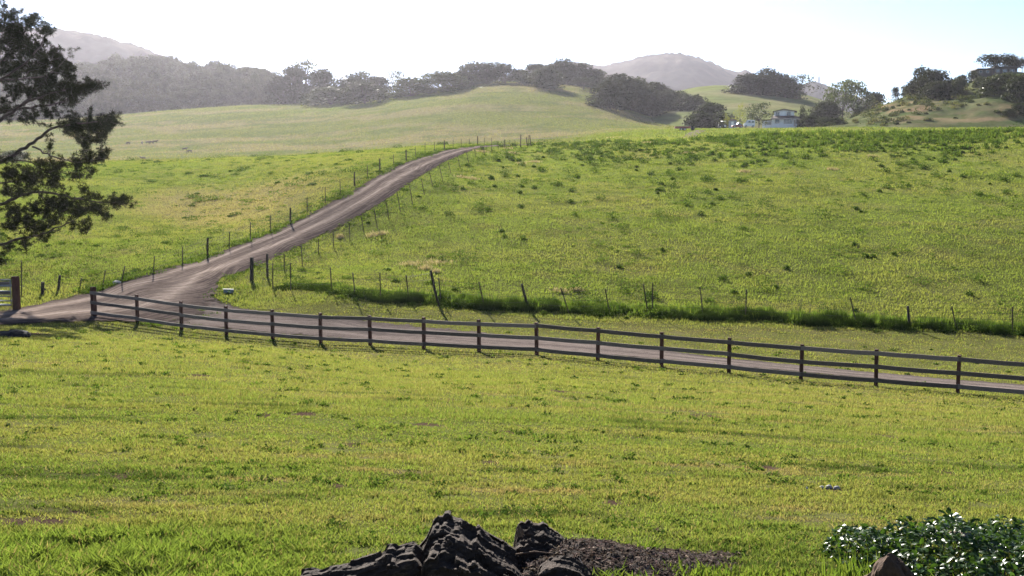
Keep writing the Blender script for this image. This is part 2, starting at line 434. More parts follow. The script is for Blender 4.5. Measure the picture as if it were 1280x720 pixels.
def roadmat(name, tracks, base, light, dark):
    m, nt, N = nmat(name); L = nt.links.new
    ac = N("ShaderNodeAttribute", attribute_name="across").outputs["Fac"]; al = N("ShaderNodeAttribute", attribute_name="along").outputs["Fac"]
    wd = N("ShaderNodeAttribute", attribute_name="width").outputs["Fac"]
    tc = N("ShaderNodeTexCoord")
    cb = N("ShaderNodeCombineXYZ"); mw = N("ShaderNodeMath", operation='MULTIPLY'); L(ac, mw.inputs[0]); L(wd, mw.inputs[1]); L(mw.outputs[0], cb.inputs[0])
    ms = N("ShaderNodeMath", operation='MULTIPLY'); ms.inputs[1].default_value = .035; L(al, ms.inputs[0]); L(ms.outputs[0], cb.inputs[1])
    n1 = N("ShaderNodeTexNoise", i_Scale=5.5, i_Detail=6.0, i_Roughness=.6); L(cb.outputs[0], n1.inputs["Vector"])      # streaks along the wheels
    n2 = N("ShaderNodeTexNoise", i_Scale=3.0, i_Detail=8.0, i_Roughness=.8); L(tc.outputs["Object"], n2.inputs["Vector"])
    n3 = N("ShaderNodeTexNoise", i_Scale=.5, i_Detail=4.0); L(tc.outputs["Object"], n3.inputs["Vector"])
    wob = N("ShaderNodeMath", operation='MULTIPLY_ADD'); wob.inputs[1].default_value = .10; L(n3.outputs[0], wob.inputs[0]); L(ac, wob.inputs[2])
    prof = ramp(nt, wob.outputs[0], tracks)
    ad = N("ShaderNodeMath", operation='MULTIPLY_ADD'); ad.inputs[1].default_value = .9; L(n1.outputs[0], ad.inputs[0]); L(prof, ad.inputs[2])
    ad2 = N("ShaderNodeMath", operation='MULTIPLY_ADD'); ad2.inputs[1].default_value = .55; L(n2.outputs[0], ad2.inputs[0]); L(ad.outputs[0], ad2.inputs[2])
    mr = N("ShaderNodeMapRange", i_1=.70, i_2=1.34); L(ad2.outputs[0], mr.inputs[0])
    c = ramp(nt, mr.outputs[0], [(.0, dark), (.45, base), (1, light)])
    p = N("ShaderNodeBsdfDiffuse"); L(c, p.inputs[0])
    n4 = N("ShaderNodeTexNoise", i_Scale=14.0, i_Detail=6.0, i_Roughness=.8); L(tc.outputs["Object"], n4.inputs["Vector"])
    bn = N("ShaderNodeBump", i_Strength=.6, i_Distance=.08); L(n4.outputs[0], bn.inputs["Height"]); L(bn.outputs[0], p.inputs["Normal"])
    # ragged verge: the gravel thins out into the grass
    e = N("ShaderNodeMath", operation='SUBTRACT'); e.inputs[1].default_value = .5; L(ac, e.inputs[0])
    e2 = N("ShaderNodeMath", operation='ABSOLUTE'); L(e.outputs[0], e2.inputs[0])
    n5 = N("ShaderNodeTexNoise", i_Scale=1.6, i_Detail=7.0, i_Roughness=.72); L(tc.outputs["Object"], n5.inputs["Vector"])
    e3 = N("ShaderNodeMath", operation='MULTIPLY_ADD'); e3.inputs[1].default_value = .55; L(n5.outputs[0], e3.inputs[0]); L(e2.outputs[0], e3.inputs[2])
    gt = N("ShaderNodeMath", operation='GREATER_THAN'); gt.inputs[1].default_value = .765; L(e3.outputs[0], gt.inputs[0])
    tr = N("ShaderNodeBsdfTransparent"); mx = N("ShaderNodeMixShader"); L(gt.outputs[0], mx.inputs[0]); L(p.outputs[0], mx.inputs[1]); L(tr.outputs[0], mx.inputs[2])
    o = N("ShaderNodeOutputMaterial"); L(mx.outputs[0], o.inputs[0]); return m
g_ = lambda v: (v, v, v)
M_road = roadmat("dirt_road", [(0, g_(.02)), (.12, g_(.1)), (.24, g_(.42)), (.36, g_(.12)), (.5, g_(.2)), (.62, g_(.42)), (.74, g_(.15)), (.9, g_(.02))],
                 (.165, .130, .112), (.37, .30, .255), (.055, .043, .040))
M_drive = roadmat("gravel_drive", [(0, g_(.1)), (.3, g_(.3)), (.5, g_(.15)), (.7, g_(.3)), (1, g_(.1))], (.140, .114, .103), (.27, .225, .20), (.058, .048, .046))
MAIN = [((-140,396),(-140,416)),((-40,392),(-40,409)),((26,386),(40,405)),((70,375.5),(110,402.5)),((115,366.5),(185,403)),((143,354.5),(245,398)),((183,343.5),(268,371)),
        ((227,331.5),(278,348)),((262,321),(310,338)),((300,306),(345,322)),((340,291),(367,312)),((365,279.5),(397,296)),((400,261.5),(438,277)),((440,240),(480,251.7)),
        ((475,219),(510,231)),((507,203.5),(546,209)),((531,195.5),(561,201)),((555,188.7),(576,194.3)),((580,184.5),(592,188.3)),((600,182.6),(607,184.6))]
EXT = [((-.2, 150.), (.4, 146.)), ((6., 156.), (6., 150.)), ((14., 160.), (14., 155.))]
POLY_MAIN = road("dirt_road", MAIN, .055, M_road, 10, 16, EXT)
DRIVE = [((130,401),(200,372)),((180,402),(255,366)),((227,406.5),(275,377)),((283,412),(302,386)),((341,417.5),(345,391.5)),((401,422),(400,397.5)),((463,426.5),(463,402.5)),
         ((530,430),(530,409.5)),((599,434),(593,416)),((671,437.5),(668,423)),((747,443.5),(746,430)),((827,450),(827,438)),((911,457.5),(905,448)),((1001,466),(1001,457.5)),
         ((1095,474),(1095,466.5)),((1197,483.5),(1197,475.5)),((1310,493),(1310,484.5)),((1450,506),(1450,495))]
POLY_DRIVE = road("gravel_drive", DRIVE, .035, M_drive, 8, 12)
def on_road(x, y, grow=0):
    return lathe_xy(x, y, POLY_MAIN) | lathe_xy(x, y, POLY_DRIVE)

# ------------------------------------------------------------------ hills beyond the pasture
def hillsheet(name, H, u0, u1, nu, ny, mat, colfn):
    yy = np.concatenate([np.linspace(H.y0 * .94, H.y1, ny), np.linspace(H.y1, H.y1 * H.back * 1.02, max(6, ny // 3))[1:]])
    return tag(sheet(name, H, np.linspace(u0, u1, nu), yy, mat, colfn), kind="structure")
M_hill = groundmat("hill_turf", .8, .30, .8, .9, .08)
M_mtn = groundmat("mountain_scrub", .05, .35, 1.0, .06, .012)
H_right = Hill([(740,150),(800,133),(845,118),(868,113),(890,111),(930,112),(965,116),(1000,122.5),(1020,129),(1045,141),(1070,152),(1110,160),(1200,162)], 430, 800, 163, 1.5, .8)
H_knoll = Hill([(985,164),(1020,161),(1050,153),(1070,145),(1090,136),(1110,127),(1130,119),(1150,115),(1175,113),(1200,107),(1225,98.5),(1245,93),(1270,92),(1300,88),(1360,84),(1500,80)], 300, 420, 166, 1.7, .85, 3.2, 13, 8)
H_wood = Hill([(-300,110),(0,112),(60,110),(100,104),(145,93),(200,90),(250,98),(300,103),(340,110),(400,118),(460,124),(520,135),(600,160)], 598, 900, 148, 1.4, .9)
H_mtn = Hill([(480,140),(560,118),(640,90),(660,83),(690,80),(715,77),(735,80),(750,83),(775,79),(800,74),(825,70.5),(845,70),(865,74),(885,83),(905,93),(918,98),(926,95),(936,100),(960,113),(985,122),(1000,117),(1012,117),(1030,124),(1060,135),(1120,150)], 1500, 2300, 177, 1.2, .9, 34, 230, 12, .8)
H_ridge = Hill([(-400,60),(-150,45),(0,42),(66,41),(95,44),(120,46.5),(150,53),(175,61),(200,70),(240,84),(280,98),(340,118),(420,150)], 980, 1420, 168, 1.3, .9, 24, 160, 14, .8)
def hc_right(x, y, z):
    c = np.tile(np.array((.150, .168, .066)), (len(x), 1))
    c = lerp(c, np.array((.21, .185, .10)), sstep(.45, .62, fbm(x / 50, y / 30, 61, 5)) * .7)
    return lerp(c, np.array((.10, .125, .055)), sstep(.5, .66, fbm(x / 14, y / 14, 62, 4)) * .5)
def hc_knoll(x, y, z):
    px = pix(x, y); py = 230 - (z - CZ) / y * F
    c = np.tile(np.array((.105, .115, .055)), (len(x), 1))
    n = fbm(x / 9, y / 9, 71, 4)
    ora = np.exp(-(((px - 1120) / 48) ** 2 + ((py - 138) / 13) ** 2)) + .8 * np.exp(-(((px - 1250) / 45) ** 2 + ((py - 141) / 12) ** 2)) + .5 * np.exp(-(((px - 1210) / 60) ** 2 + ((py - 150) / 6) ** 2))
    c = lerp(c, np.array((.22, .155, .095)), np.clip(ora * 1.2 * sstep(.28, .55, n), 0, .9))
    c = lerp(c, np.array((.06, .085, .03)), sstep(.46, .62, fbm(x / 6, y / 5, 72, 4)) * .7)
    return c
def hc_wood(x, y, z): return lerp(np.tile(np.array((.07, .075, .04)), (len(x), 1)), np.array((.14, .15, .06)), sstep(.55, .7, fbm(x / 25, y / 25, 81, 3)))
def hc_mtn(x, y, z): return lerp(np.tile(np.array((.035, .036, .032)), (len(x), 1)), np.array((.07, .062, .052)), sstep(.45, .65, fbm(x / 120, y / 120, 91, 5)))
hillsheet("right_hill", H_right, .05, .48, 160, 60, M_hill, hc_right)
hillsheet("knoll", H_knoll, .24, .72, 220, 90, M_hill, hc_knoll)
hillsheet("wooded_hill", H_wood, -.75, .0, 140, 60, M_hill, hc_wood)
hillsheet("distant_mountain", H_mtn, -.15, .40, 420, 80, M_mtn, hc_mtn)
hillsheet("distant_ridge", H_ridge, -.80, -.15, 400, 80, M_mtn, hc_mtn)
HAZE_D = 0.000060; HAZE_G = 0.68
def NB(n): return int(n)
# ------------------------------------------------------------------ grass
M_blade = leafmat("grass_blade", None, .46, 0, (1.2, 1.15, .65), rough=.45)
M_weed = leafmat("weed_leaf", None, .38, 0, (1.15, 1.1, .6), rough=.5)
def blades(name, x, y, h, wd, col, mat, lean=.35, seg=1, z=None, kind="stuff", label=None, parent=None):
    n = len(x)
    z = ground(x, y) - .01 if z is None else z
    yaw = RNG.uniform(0, 2 * math.pi, n); la = RNG.uniform(0, 2 * math.pi, n); lm = RNG.uniform(.1, 1, n) * lean * h
    sx, sy = np.cos(yaw) * wd / 2, np.sin(yaw) * wd / 2
    lx, ly = np.cos(la) * lm, np.sin(la) * lm
    if seg == 1:
        v = np.empty((n, 3, 3)); v[:, 0] = np.column_stack([x - sx, y - sy, z]); v[:, 1] = np.column_stack([x + sx, y + sy, z]); v[:, 2] = np.column_stack([x + lx, y + ly, z + h])
        f = [np.arange(n * 3).reshape(n, 3)]; k = 3
    else:
        v = np.empty((n, 5, 3)); v[:, 0] = np.column_stack([x - sx, y - sy, z]); v[:, 1] = np.column_stack([x + sx, y + sy, z])
        v[:, 2] = np.column_stack([x + sx * .85 + lx * .3, y + sy * .85 + ly * .3, z + h * .6]); v[:, 3] = np.column_stack([x - sx * .85 + lx * .3, y - sy * .85 + ly * .3, z + h * .6])
        v[:, 4] = np.column_stack([x + lx, y + ly, z + h])
        b = (np.arange(n) * 5)[:, None]; f = [b + np.array([0, 1, 2, 3]), b + np.array([3, 2, 4])]; k = 5
    c = np.repeat(np.clip(col, 0, 1), k, axis=0)
    o = np_mesh(name, v.reshape(-1, 3), f, mat, parent, c)
    if kind: tag(o, label, kind=kind)
    return o
def vary(c, a=.22, hue=.08):
    n = len(c); c = c * (1 + RNG.uniform(-a, a, n))[:, None]
    return c * (1 + RNG.uniform(-hue, hue, (n, 3)))
def scatter(n, y0, y1, u=.53, p=0.):
    if p == 0: y = y0 * (y1 / y0) ** RNG.random(n)
    else: y = (y0 ** p + RNG.random(n) * (y1 ** p - y0 ** p)) ** (1 / p)
    return RNG.uniform(-u, u, n) * y, y
# mown lawn, near and middle
x, y = scatter(NB(430000), 6.0, 17)
n3 = fbm(x * 1.1, y * 1.1, 101, 3); bare = fbm(x / .55, y / .28, 102, 3)
keep = RNG.random(len(x)) < sstep(.22, .36, bare) * .8 + .2
keep &= RNG.random(len(x)) > bare_spots(x, y) * .93
x, y, n3 = x[keep], y[keep], n3[keep]
tall = sstep(8.6, 7.3, y + (fbm(x / .8, y / .5, 103, 2) - .5) * 1.4) * (1 - sstep(-.30, -.12, x / y))
tf = sstep(.42, .72, fbm(x / .22, y / .16, 106, 3))
h = (.014 + .03 * RNG.random(len(x)) ** 1.5 + .038 * tf * RNG.random(len(x)) ** .5) * (.6 + .8 * n3) * (1 + 1.3 * tall)
c = vary(turf(x, y), .17); c = lerp(c, LUSH * 1.15, tall * .7)
c = lerp(c, np.tile(DRY, (len(x), 1)), (RNG.random(len(x)) < .09) * .9)
blades("lawn_grass", x, y, h, (.0042 + .0005 * y) * (1 + .8 * tall), c, M_blade, 1.0, 2)
x, y = scatter(NB(470000), 16.5, 53.5)
keep = ~on_road(x, y) & (RNG.random(len(x)) < sstep(.22, .38, fbm(x / 1.1, y / .5, 104, 3)) * .8 + .2) & (RNG.random(len(x)) > bare_spots(x, y) * .9)
x, y = x[keep], y[keep]
tf = sstep(.45, .72, fbm(x / .55, y / .35, 105, 3))
h = (.018 + .04 * RNG.random(len(x)) + .06 * tf * RNG.random(len(x)) ** .5)
c = lerp(vary(turf(x, y)), np.tile(DRY, (len(x), 1)), (RNG.random(len(x)) < .07) * .9)
blades("mown_grass", x, y, h, .0009 * y * RNG.uniform(.6, 1.3, len(x)), c, M_blade, .9, 1)
# flat broadleaf weeds and clover in the lawn
# pasture between the roads and the crest
x, y = scatter(NB(560000), 52, 158, .53, .35)
px = pix(x, y)
keep = ~on_road(x, y) & ~((y < 58) & (px > 420) & (px < 0))
x, y, px = x[keep], y[keep], px[keep]
n1 = fbm(x / 3.5, y / 3.0, 111, 4)
tf = sstep(.46, .72, fbm(x / 1.6, y / 1.2, 113, 3))
h = (.04 + .09 * RNG.random(len(x))) * (.5 + n1) + .07 * tf * RNG.random(len(x)) ** .5
blades("pasture_grass", x, y, h, .0010 * y * RNG.uniform(.6, 1.3, len(x)), vary(turf(x, y), .13, .05), M_blade, .7, 1)
# hillside grass further off, coarse tussocks only
x, y = scatter(NB(160000), 150, 640, .53, .3)
keep = (pix(x, y) < 860) | (y < 330); x, y = x[keep], y[keep]
h = (.15 + .25 * RNG.random(len(x))) * (.5 + fbm(x / 9, y / 9, 112, 3))
blades("hillside_grass", x, y, h, .0011 * y, vary(turf(x, y)), M_blade, .6, 1)

# ---- weeds: clumps of broad leaves standing in the pasture
def clumps(name, cx, cy, rad, hgt, per, wd, col, mat=M_weed, lean=.8, a=.3):
    n = len(cx); k = per
    i = np.repeat(np.arange(n), k)
    r = np.sqrt(RNG.random(n * k)) * rad[i]; t = RNG.uniform(0, 2 * math.pi, n * k)
    x = cx[i] + np.cos(t) * r; y = cy[i] + np.sin(t) * r * .8
    h = hgt[i] * (1 - .65 * (r / rad[i]) ** 2) * RNG.uniform(.5, 1.1, n * k)
    z = ground(cx, cy)[i] - .02
    return blades(name, x, y, h, wd[i] * RNG.uniform(.6, 1.3, n * k), vary(col[i], a), mat, lean, 2, z)
def bushes(name, cx, cy, rad, hgt, per, size, col, mat=M_weed, fn=None):
    """low rounded clumps of leaves"""
    n = len(cx); i = np.repeat(np.arange(n), per); m_ = n * per
    d = RNG.normal(size=(m_, 3)); d[:, 2] = np.abs(d[:, 2]); d /= np.linalg.norm(d, axis=1)[:, None]
    lob = 1 + .35 * np.sin(np.arctan2(d[:, 1], d[:, 0]) * 3 + i * 1.7) * (1 - d[:, 2])
    r = RNG.random(m_) ** .45 * lob
    P = np.column_stack([cx[i] + d[:, 0] * r * rad[i], cy[i] + d[:, 1] * r * rad[i] * .8, (fn or ground)(cx, cy)[i] + d[:, 2] * r * hgt[i]])
    a = RNG.normal(size=(m_, 3)); a[:, 2] += .4; a /= np.linalg.norm(a, axis=1)[:, None]
    b = np.cross(a, RNG.normal(size=(m_, 3))); b /= np.linalg.norm(b, axis=1)[:, None]; e = np.cross(a, b)
    s = (size[i] * RNG.uniform(.6, 1.3, m_))[:, None]
    v = np.stack([P + b * s, P + e * s * .6, P - b * s, P - e * s * .6], 1).reshape(-1, 3)
    o = np_mesh(name, v, [np.arange(m_ * 4).reshape(m_, 4)], mat, None, np.repeat(vary(col[i], .3), 4, axis=0))
    return tag(o, None, kind="stuff")
n = 2600
x, y = scatter(n, 54, 150, .53, .9)
px = pix(x, y)
dens = np.where(px > 560, .10 + .75 * sstep(80, 140, y) * sstep(.35, .6, fbm(x / 9, y / 9, 121, 3)) + .25 * sstep(.55, .7, fbm(x / 7, y / 7, 122, 3)), .10 + .35 * sstep(.5, .7, fbm(x / 8, y / 10, 123, 3)))
keep = (RNG.random(n) < dens) & ~on_road(x, y); x, y = x[keep], y[keep]
s = RNG.gamma(1.3, .34, len(x)) + .12
bushes("pasture_weeds", x, y, s * 1.1, (s * .85 + .08) * np.where(pix(x, y) > 540, 1, .55), 150, .048 * (.6 + y / 130), lerp(np.tile(DARK * 1.1, (len(x), 1)), LUSH, RNG.random(len(x)) ** 2 * .8))
# dark low hummocks of coarse grass, many and small
n = 4200
x, y = scatter(n, 53, 150, .53, .9); keep = ~on_road(x, y) & (RNG.random(n) < .25 + .75 * sstep(.45, .6, fbm(x / 6, y / 6, 124, 3))); x, y = x[keep], y[keep]
s = RNG.uniform(.12, .42, len(x))
bushes("grass_tussocks", x, y, s * RNG.uniform(1.1, 2.4, len(x)), s * .42, 40, .042 * (.6 + y / 120), lerp(np.tile(DARK * 1.15, (len(x), 1)), LUSH, RNG.random(len(x))))
# tall weeds along the crest of the right-hand pasture
n = 5200
x, y = scatter(n, 112, 156, .53, 1.); px = pix(x, y); py = CY + 0 * y
keep = (px > 650) & (RNG.random(n) < sstep(118, 146, y + (fbm(x / 12, y / 8, 131, 3) - .5) * 34) * sstep(640, 720, px)); x, y = x[keep], y[keep]
s = RNG.uniform(.25, 1.0, len(x)) * (.45 + .8 * fbm(x / 4, y / 3, 133, 3)) * (.6 + .4 * sstep(850, 960, pix(x, y)))
clumps("crest_weeds", x, y, s * .8, s, 26, np.full(len(x), .13), lerp(np.tile(np.array((.085, .130, .028)), (len(x), 1)), DARK, sstep(.5, .7, fbm(x / 5, y / 5, 132, 3)) * .45), M_blade, .6)
# ---- unmown strip under the wire fence
edge = np.array([cast(*p)[:2] for p in ((345,360),(380,361),(430,371),(500,377),(560,383.5),(650,390.5),(760,394.5),(900,399.5),(1000,405.5),(1130,412.5),(1280,419.5),(1420,428))])
n = 3300
t = RNG.random(n) * (len(edge) - 1); i = t.astype(int); f = (t - i)[:, None]
p = edge[i] * (1 - f) + edge[i + 1] * f
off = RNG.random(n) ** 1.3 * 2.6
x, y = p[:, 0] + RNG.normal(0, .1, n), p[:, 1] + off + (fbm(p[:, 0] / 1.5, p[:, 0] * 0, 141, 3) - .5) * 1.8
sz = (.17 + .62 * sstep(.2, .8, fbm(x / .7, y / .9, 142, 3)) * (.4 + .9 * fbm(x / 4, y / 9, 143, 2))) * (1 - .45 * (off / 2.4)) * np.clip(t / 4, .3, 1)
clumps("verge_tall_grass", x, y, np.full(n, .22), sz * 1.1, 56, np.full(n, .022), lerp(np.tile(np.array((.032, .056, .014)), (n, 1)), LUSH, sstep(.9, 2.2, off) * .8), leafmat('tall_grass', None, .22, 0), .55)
# weedy verges beside the hill road
Pm = POLY_MAIN; nl = len(Pm) // 2
for nm, L_, sgn in (("roadside_weeds", Pm[:nl], 1), ("roadside_grass", Pm[nl:], 1)):
    d = np.gradient(L_, axis=0); d /= np.linalg.norm(d, axis=1)[:, None] + 1e-9; nrm = np.column_stack([-d[:, 1], d[:, 0]])
    n = 1500 if nm == 'roadside_weeds' else 700; i = RNG.integers(40, nl - 12, n) if nm == "roadside_weeds" else RNG.integers(12, nl - 40, n)
    o_ = RNG.gamma(1.3, .3, n) - .12
    x, y = (L_[i] + nrm[i] * o_[:, None] + RNG.normal(0, .15, (n, 2))).T
    k = (RNG.random(n) < .25 + .75 * sstep(.42, .6, fbm(x / 3, y / 3, 151, 2))); x, y = x[k], y[k]
    s = RNG.uniform(.12, .42, len(x)) * (1 if nm == 'roadside_weeds' else .6)
    clumps(nm, x, y, s * 1.2, s * .7, 30, np.full(len(x), .05) * (.6 + y / 140), lerp(np.tile(DARK, (len(x), 1)), LUSH, RNG.random(len(x))))
# pale dead grass lying in tufts
spots = [(465,295,9,3),(478,293,7,2.5),(515,331,16,3),(545,329,18,4),(532,336,8,3),(425,297,5,2),(602,190,9,2.2),(635,186,7,1.8),(652,205,6,2),(578,222,10,2.4),(590,224,8,2),(700,365,14,2.2),(722,364,8,1.8),(545,341,5,2),
         (768,172,9,2),(790,176,10,2),(810,179,8,2),(640,192,7,2),(668,203,8,2),(930,215,8,2),(1040,212,8,2),(1090,196,6,1.6),(860,192,8,2)]
X, Y, H, W_ = [], [], [], []
for px, py, rx, ry in spots:
    c = cast(px, py); k = 130
    a = RNG.normal(0, .5, k); b = RNG.normal(0, .5, k)
    sc = c[1] / F
    X.append(c[0] + a * rx * sc); Y.append(c[1] + b * ry * sc * 3.5); H.append(np.full(k, .22) * RNG.uniform(.6, 1.5, k)); W_.append(np.full(k, .00042 * c[1]))
X, Y, H, W_ = map(np.concatenate, (X, Y, H, W_))
blades("dead_grass", X, Y, H, W_, vary(np.tile(np.array((.34, .29, .20)), (len(X), 1)), .2), M_weed, 1.3, 2)

n = 1700
x, y = scatter(n, 7, 48, .53); k = ~on_road(x, y) & (RNG.random(n) < .15 + .85 * sstep(.45, .62, fbm(x / 1.6, y / .9, 161, 3))); x, y = x[k], y[k]
s = RNG.uniform(.03, .10, len(x)) * (.8 + y / 40)
bushes("lawn_weeds", x, y, s * 1.3, s * .5 + .012, 26, .010 + .0009 * y, lerp(np.tile(DARK * 1.1, (len(x), 1)), LUSH, RNG.random(len(x)) ** 2))

n = 230
x, y = scatter(n, 118, 154, .53, 1.); k = (pix(x, y) > 660) & (RNG.random(n) < sstep(.4, .62, fbm(x / 7, y / 5, 134, 3))); x, y = x[k], y[k]
s = RNG.uniform(.25, .8, len(x))
bushes("crest_bushes", x, y, s * 1.3, s * 1.05, 70, np.full(len(x), .10), lerp(np.tile(DARK * .9, (len(x), 1)), LUSH, RNG.random(len(x)) ** 2 * .6))

n = 1500
t = RNG.random(n) * (len(edge) - 1); i = t.astype(int); f = (t - i)[:, None]; p = edge[i] * (1 - f) + edge[i + 1] * f
x, y = p[:, 0] + RNG.normal(0, .2, n), p[:, 1] + .3 + RNG.random(n) * 2.0
clumps("verge_stalks", x, y, np.full(n, .10), (.30 + .55 * RNG.random(n) ** 2) * np.clip(t / 4, .3, 1), 9, np.full(n, .030), lerp(np.tile(LUSH, (n, 1)), DARK, RNG.random(n) ** 2), M_blade, .5)
n = 260
t = RNG.random(n) * (len(edge) - 1.6) + .5; i = t.astype(int); f = (t - i)[:, None]; p = edge[i] * (1 - f) + edge[i + 1] * f
s = RNG.uniform(.12, .45, n)
bushes("verge_weeds", p[:, 0], p[:, 1] + RNG.normal(.2, .35, n), s, s * 1.0, 60, np.full(n, .045), lerp(np.tile(DARK * .8, (n, 1)), LUSH, RNG.random(n) ** 2 * .8))

n = 520
u_ = RNG.uniform(.28, .50, n); y = RNG.uniform(315, 418, n); x = u_ * y
k = RNG.random(n) < sstep(.40, .62, fbm(x / 14, y / 14, 171, 3)); x, y = x[k], y[k]
s = RNG.gamma(1.6, .5, len(x)) + .4
bushes("knoll_scrub", x, y, s * 1.2, s * .9, 60, np.full(len(x), .28), lerp(np.tile(np.array((.040, .055, .024)), (len(x), 1)), np.array((.13, .13, .06)), RNG.random(len(x)) ** 2), M_weed, H_knoll)
# ------------------------------------------------------------------ three-rail wooden fence
M_rail = solid("weathered_board", (.155, .125, .110), .85, 0, .5, 9, .6, .15, (.35, 9, 9), None, .35)
M_post = solid("stained_post", (.095, .044, .032), .85, 0, .4, 8, .6, .15, (6, 6, .6), None, .2)
M_oldpost = solid("old_grey_post", (.045, .037, .030), .9, 0, .4, 8, .8, .2, (6, 6, .5))
M_steel = solid("rusty_steel_post", (.050, .042, .034), .7, .2, .35, 20, .2, .3)
M_wire = solid("galvanised_wire", (.05, .046, .044), .7, .2, .2, 10, 0, .4)
M_galv = solid("galvanised_tube", (.28, .30, .33), .38, .75, .25, 12, .1, .5)
fp = [cast(*p) for p in FENCE]
e = cast(1310, 500.5); fp = [cast(1430, 510.5), e] + fp
wf = empty("wooden_fence", fp[8])
tag(wf, "long weathered three-rail board fence on dark posts along the near edge of the gravel drive", "fence")
org = np.array(wf.location)
def post_at(mb, p, w, h, lean=(0, 0), depth=.4, n=4, rot=0.):
    a = np.array([p[0], p[1], p[2] - depth]); b = np.array([p[0] + lean[0], p[1] + lean[1], p[2] + h])
    return mb.beam(a, b, w, w, (math.sin(rot), math.cos(rot), 0))
dirv = fp[-1] - fp[0]; dirv[2] = 0; dirv /= np.linalg.norm(dirv); nrm = np.array([-dirv[1], dirv[0], 0]); nrm *= np.sign(-nrm[1])   # towards the camera
rotf = math.atan2(nrm[0], nrm[1])
tops = []
for i, p in enumerate(fp):
    end = i == len(fp) - 1
    h = 1.40 if end else 1.27 + random.uniform(-.02, .03); wd = .20 if end else .125
    l = (random.uniform(-.025, .025), random.uniform(-.02, .02))
    mb = MB(); post_at(mb, p - org, wd, h, l, rot=rotf)
    mb.build("post", M_post, wf, .012); tops.append((p, wd))
for r_, hz_ in ((0, 1.13), (1, .68), (2, .22)):
    i = 0; off = r_ % 2
    while i < len(fp) - 1:
        j = min(len(fp) - 1, i + (1 if (i == 0 and off) else 2))
        for k in range(i, j):        # a board runs two bays; bend at the middle post follows the ground
            pass
        pts = []
        for k in range(i, j + 1):
            q = fp[k] + nrm * (tops[k][1] / 2 + .022) + np.array([0, 0, hz_ + random.uniform(-.018, .018)])
            pts.append(q)
        pts[0] = pts[0] + (pts[1] - pts[0]) / np.linalg.norm(pts[1] - pts[0]) * .004
        if j == len(fp) - 1: pts[-1] = pts[-1] + dirv * .10
        mb = MB()
        # sawn board: rectangular section swept through the posts with a slight sag
        P_ = []
        for a in range(len(pts) - 1):
            for t in np.linspace(0, 1, 5)[:(None if a == len(pts) - 2 else -1)]:
                q = pts[a] * (1 - t) + pts[a + 1] * t; q = q + np.array([0, 0, -.018 * 4 * t * (1 - t) * random.uniform(.2, 1.2)]); P_.append(q - org)
        hh, ww = .145, .036; V_ = []; F_ = []
        for q in P_:
            for a_, b_ in ((-1, -1), (1, -1), (1, 1), (-1, 1)): V_.append(q + nrm * a_ * ww / 2 + np.array([0, 0, b_ * hh / 2]))
        for a in range(len(P_) - 1):
            for k in range(4): F_.append((a*4+k, a*4+(k+1) % 4, (a+1)*4+(k+1) % 4, (a+1)*4+k))
        F_ += [(3, 2, 1, 0), tuple(len(P_)*4-4+k for k in range(4))]
        mb.add(V_, F_).build("rail", M_rail, wf); i = j

# ------------------------------------------------------------------ wire fences: every post surveyed (top x, top y, foot x, foot y, kind, extra depth of foot)
def wire_fence(name, label, posts, wires=(.35, .62, .88, 1.1), wire_skip=(), first=True):
    pts = []
    for tx, ty, bx, by, kind in posts:
        b = cast(bx, by, ya=30, yb=168)
        t = at(tx, ty, b[1])
        pts.append((b, t, kind))
    root = tag(empty(name, pts[len(pts) // 2][0]), label, "fence"); org = np.array(root.location)
    for b, t, kind in pts:
        ax = (t - b); h = np.linalg.norm(ax); ax /= h
        f0 = b - ax * .35 - org; t0 = t - org
        mb = MB()
        if kind == 'T':       # steel T-post: flange and web, studs
            mb.beam(f0, t0, .075, .012); mb.beam(f0 + np.array([0, .02, 0]), t0 + np.array([0, .02, 0]), .012, .06)
            for q in np.arange(.3, h - .05, .12): mb.beam(b + ax * q - org + np.array([0, -.009, 0]), b + ax * (q + .03) - org + np.array([0, -.009, 0]), .016, .01)
            mb.build("metal_post", M_steel, root)
        else:
            r = {'W': .065, 'B': .105, 'S': .09}[kind]
            mid = (f0 + t0) / 2 + np.array([random.uniform(-.015, .015), 0, 0])
            mb.tube([f0, f0 + (t0 - f0) * .3, mid, t0 - ax * .02, t0], [r * 1.06, r * 1.03, r, r * .97, r * .85], 9)
            if kind == 'S':
                mb.tube([f0 + (t0 - f0) * .7, f0 + (t0 - f0) * .55 + np.array([.22, -.05, .02])], [.05, .02], 6)
            mb.build("wooden_post", M_oldpost, root, 0, True)
    mb = MB()
    for wz in wires:
        for i in range(len(pts) - 1):
            if i in wire_skip: continue
            a, b = pts[i], pts[i + 1]
            def q(p): ax = p[1] - p[0]; return p[0] + ax * min(.97, wz / 1.18) - org
            A_, B_ = q(a), q(b); m_ = (A_ + B_) / 2 - np.array([0, 0, .03])
            mb.tube([A_, m_, B_], .006, 4, False)
    mb.build("wire", M_wire, root)
    return root
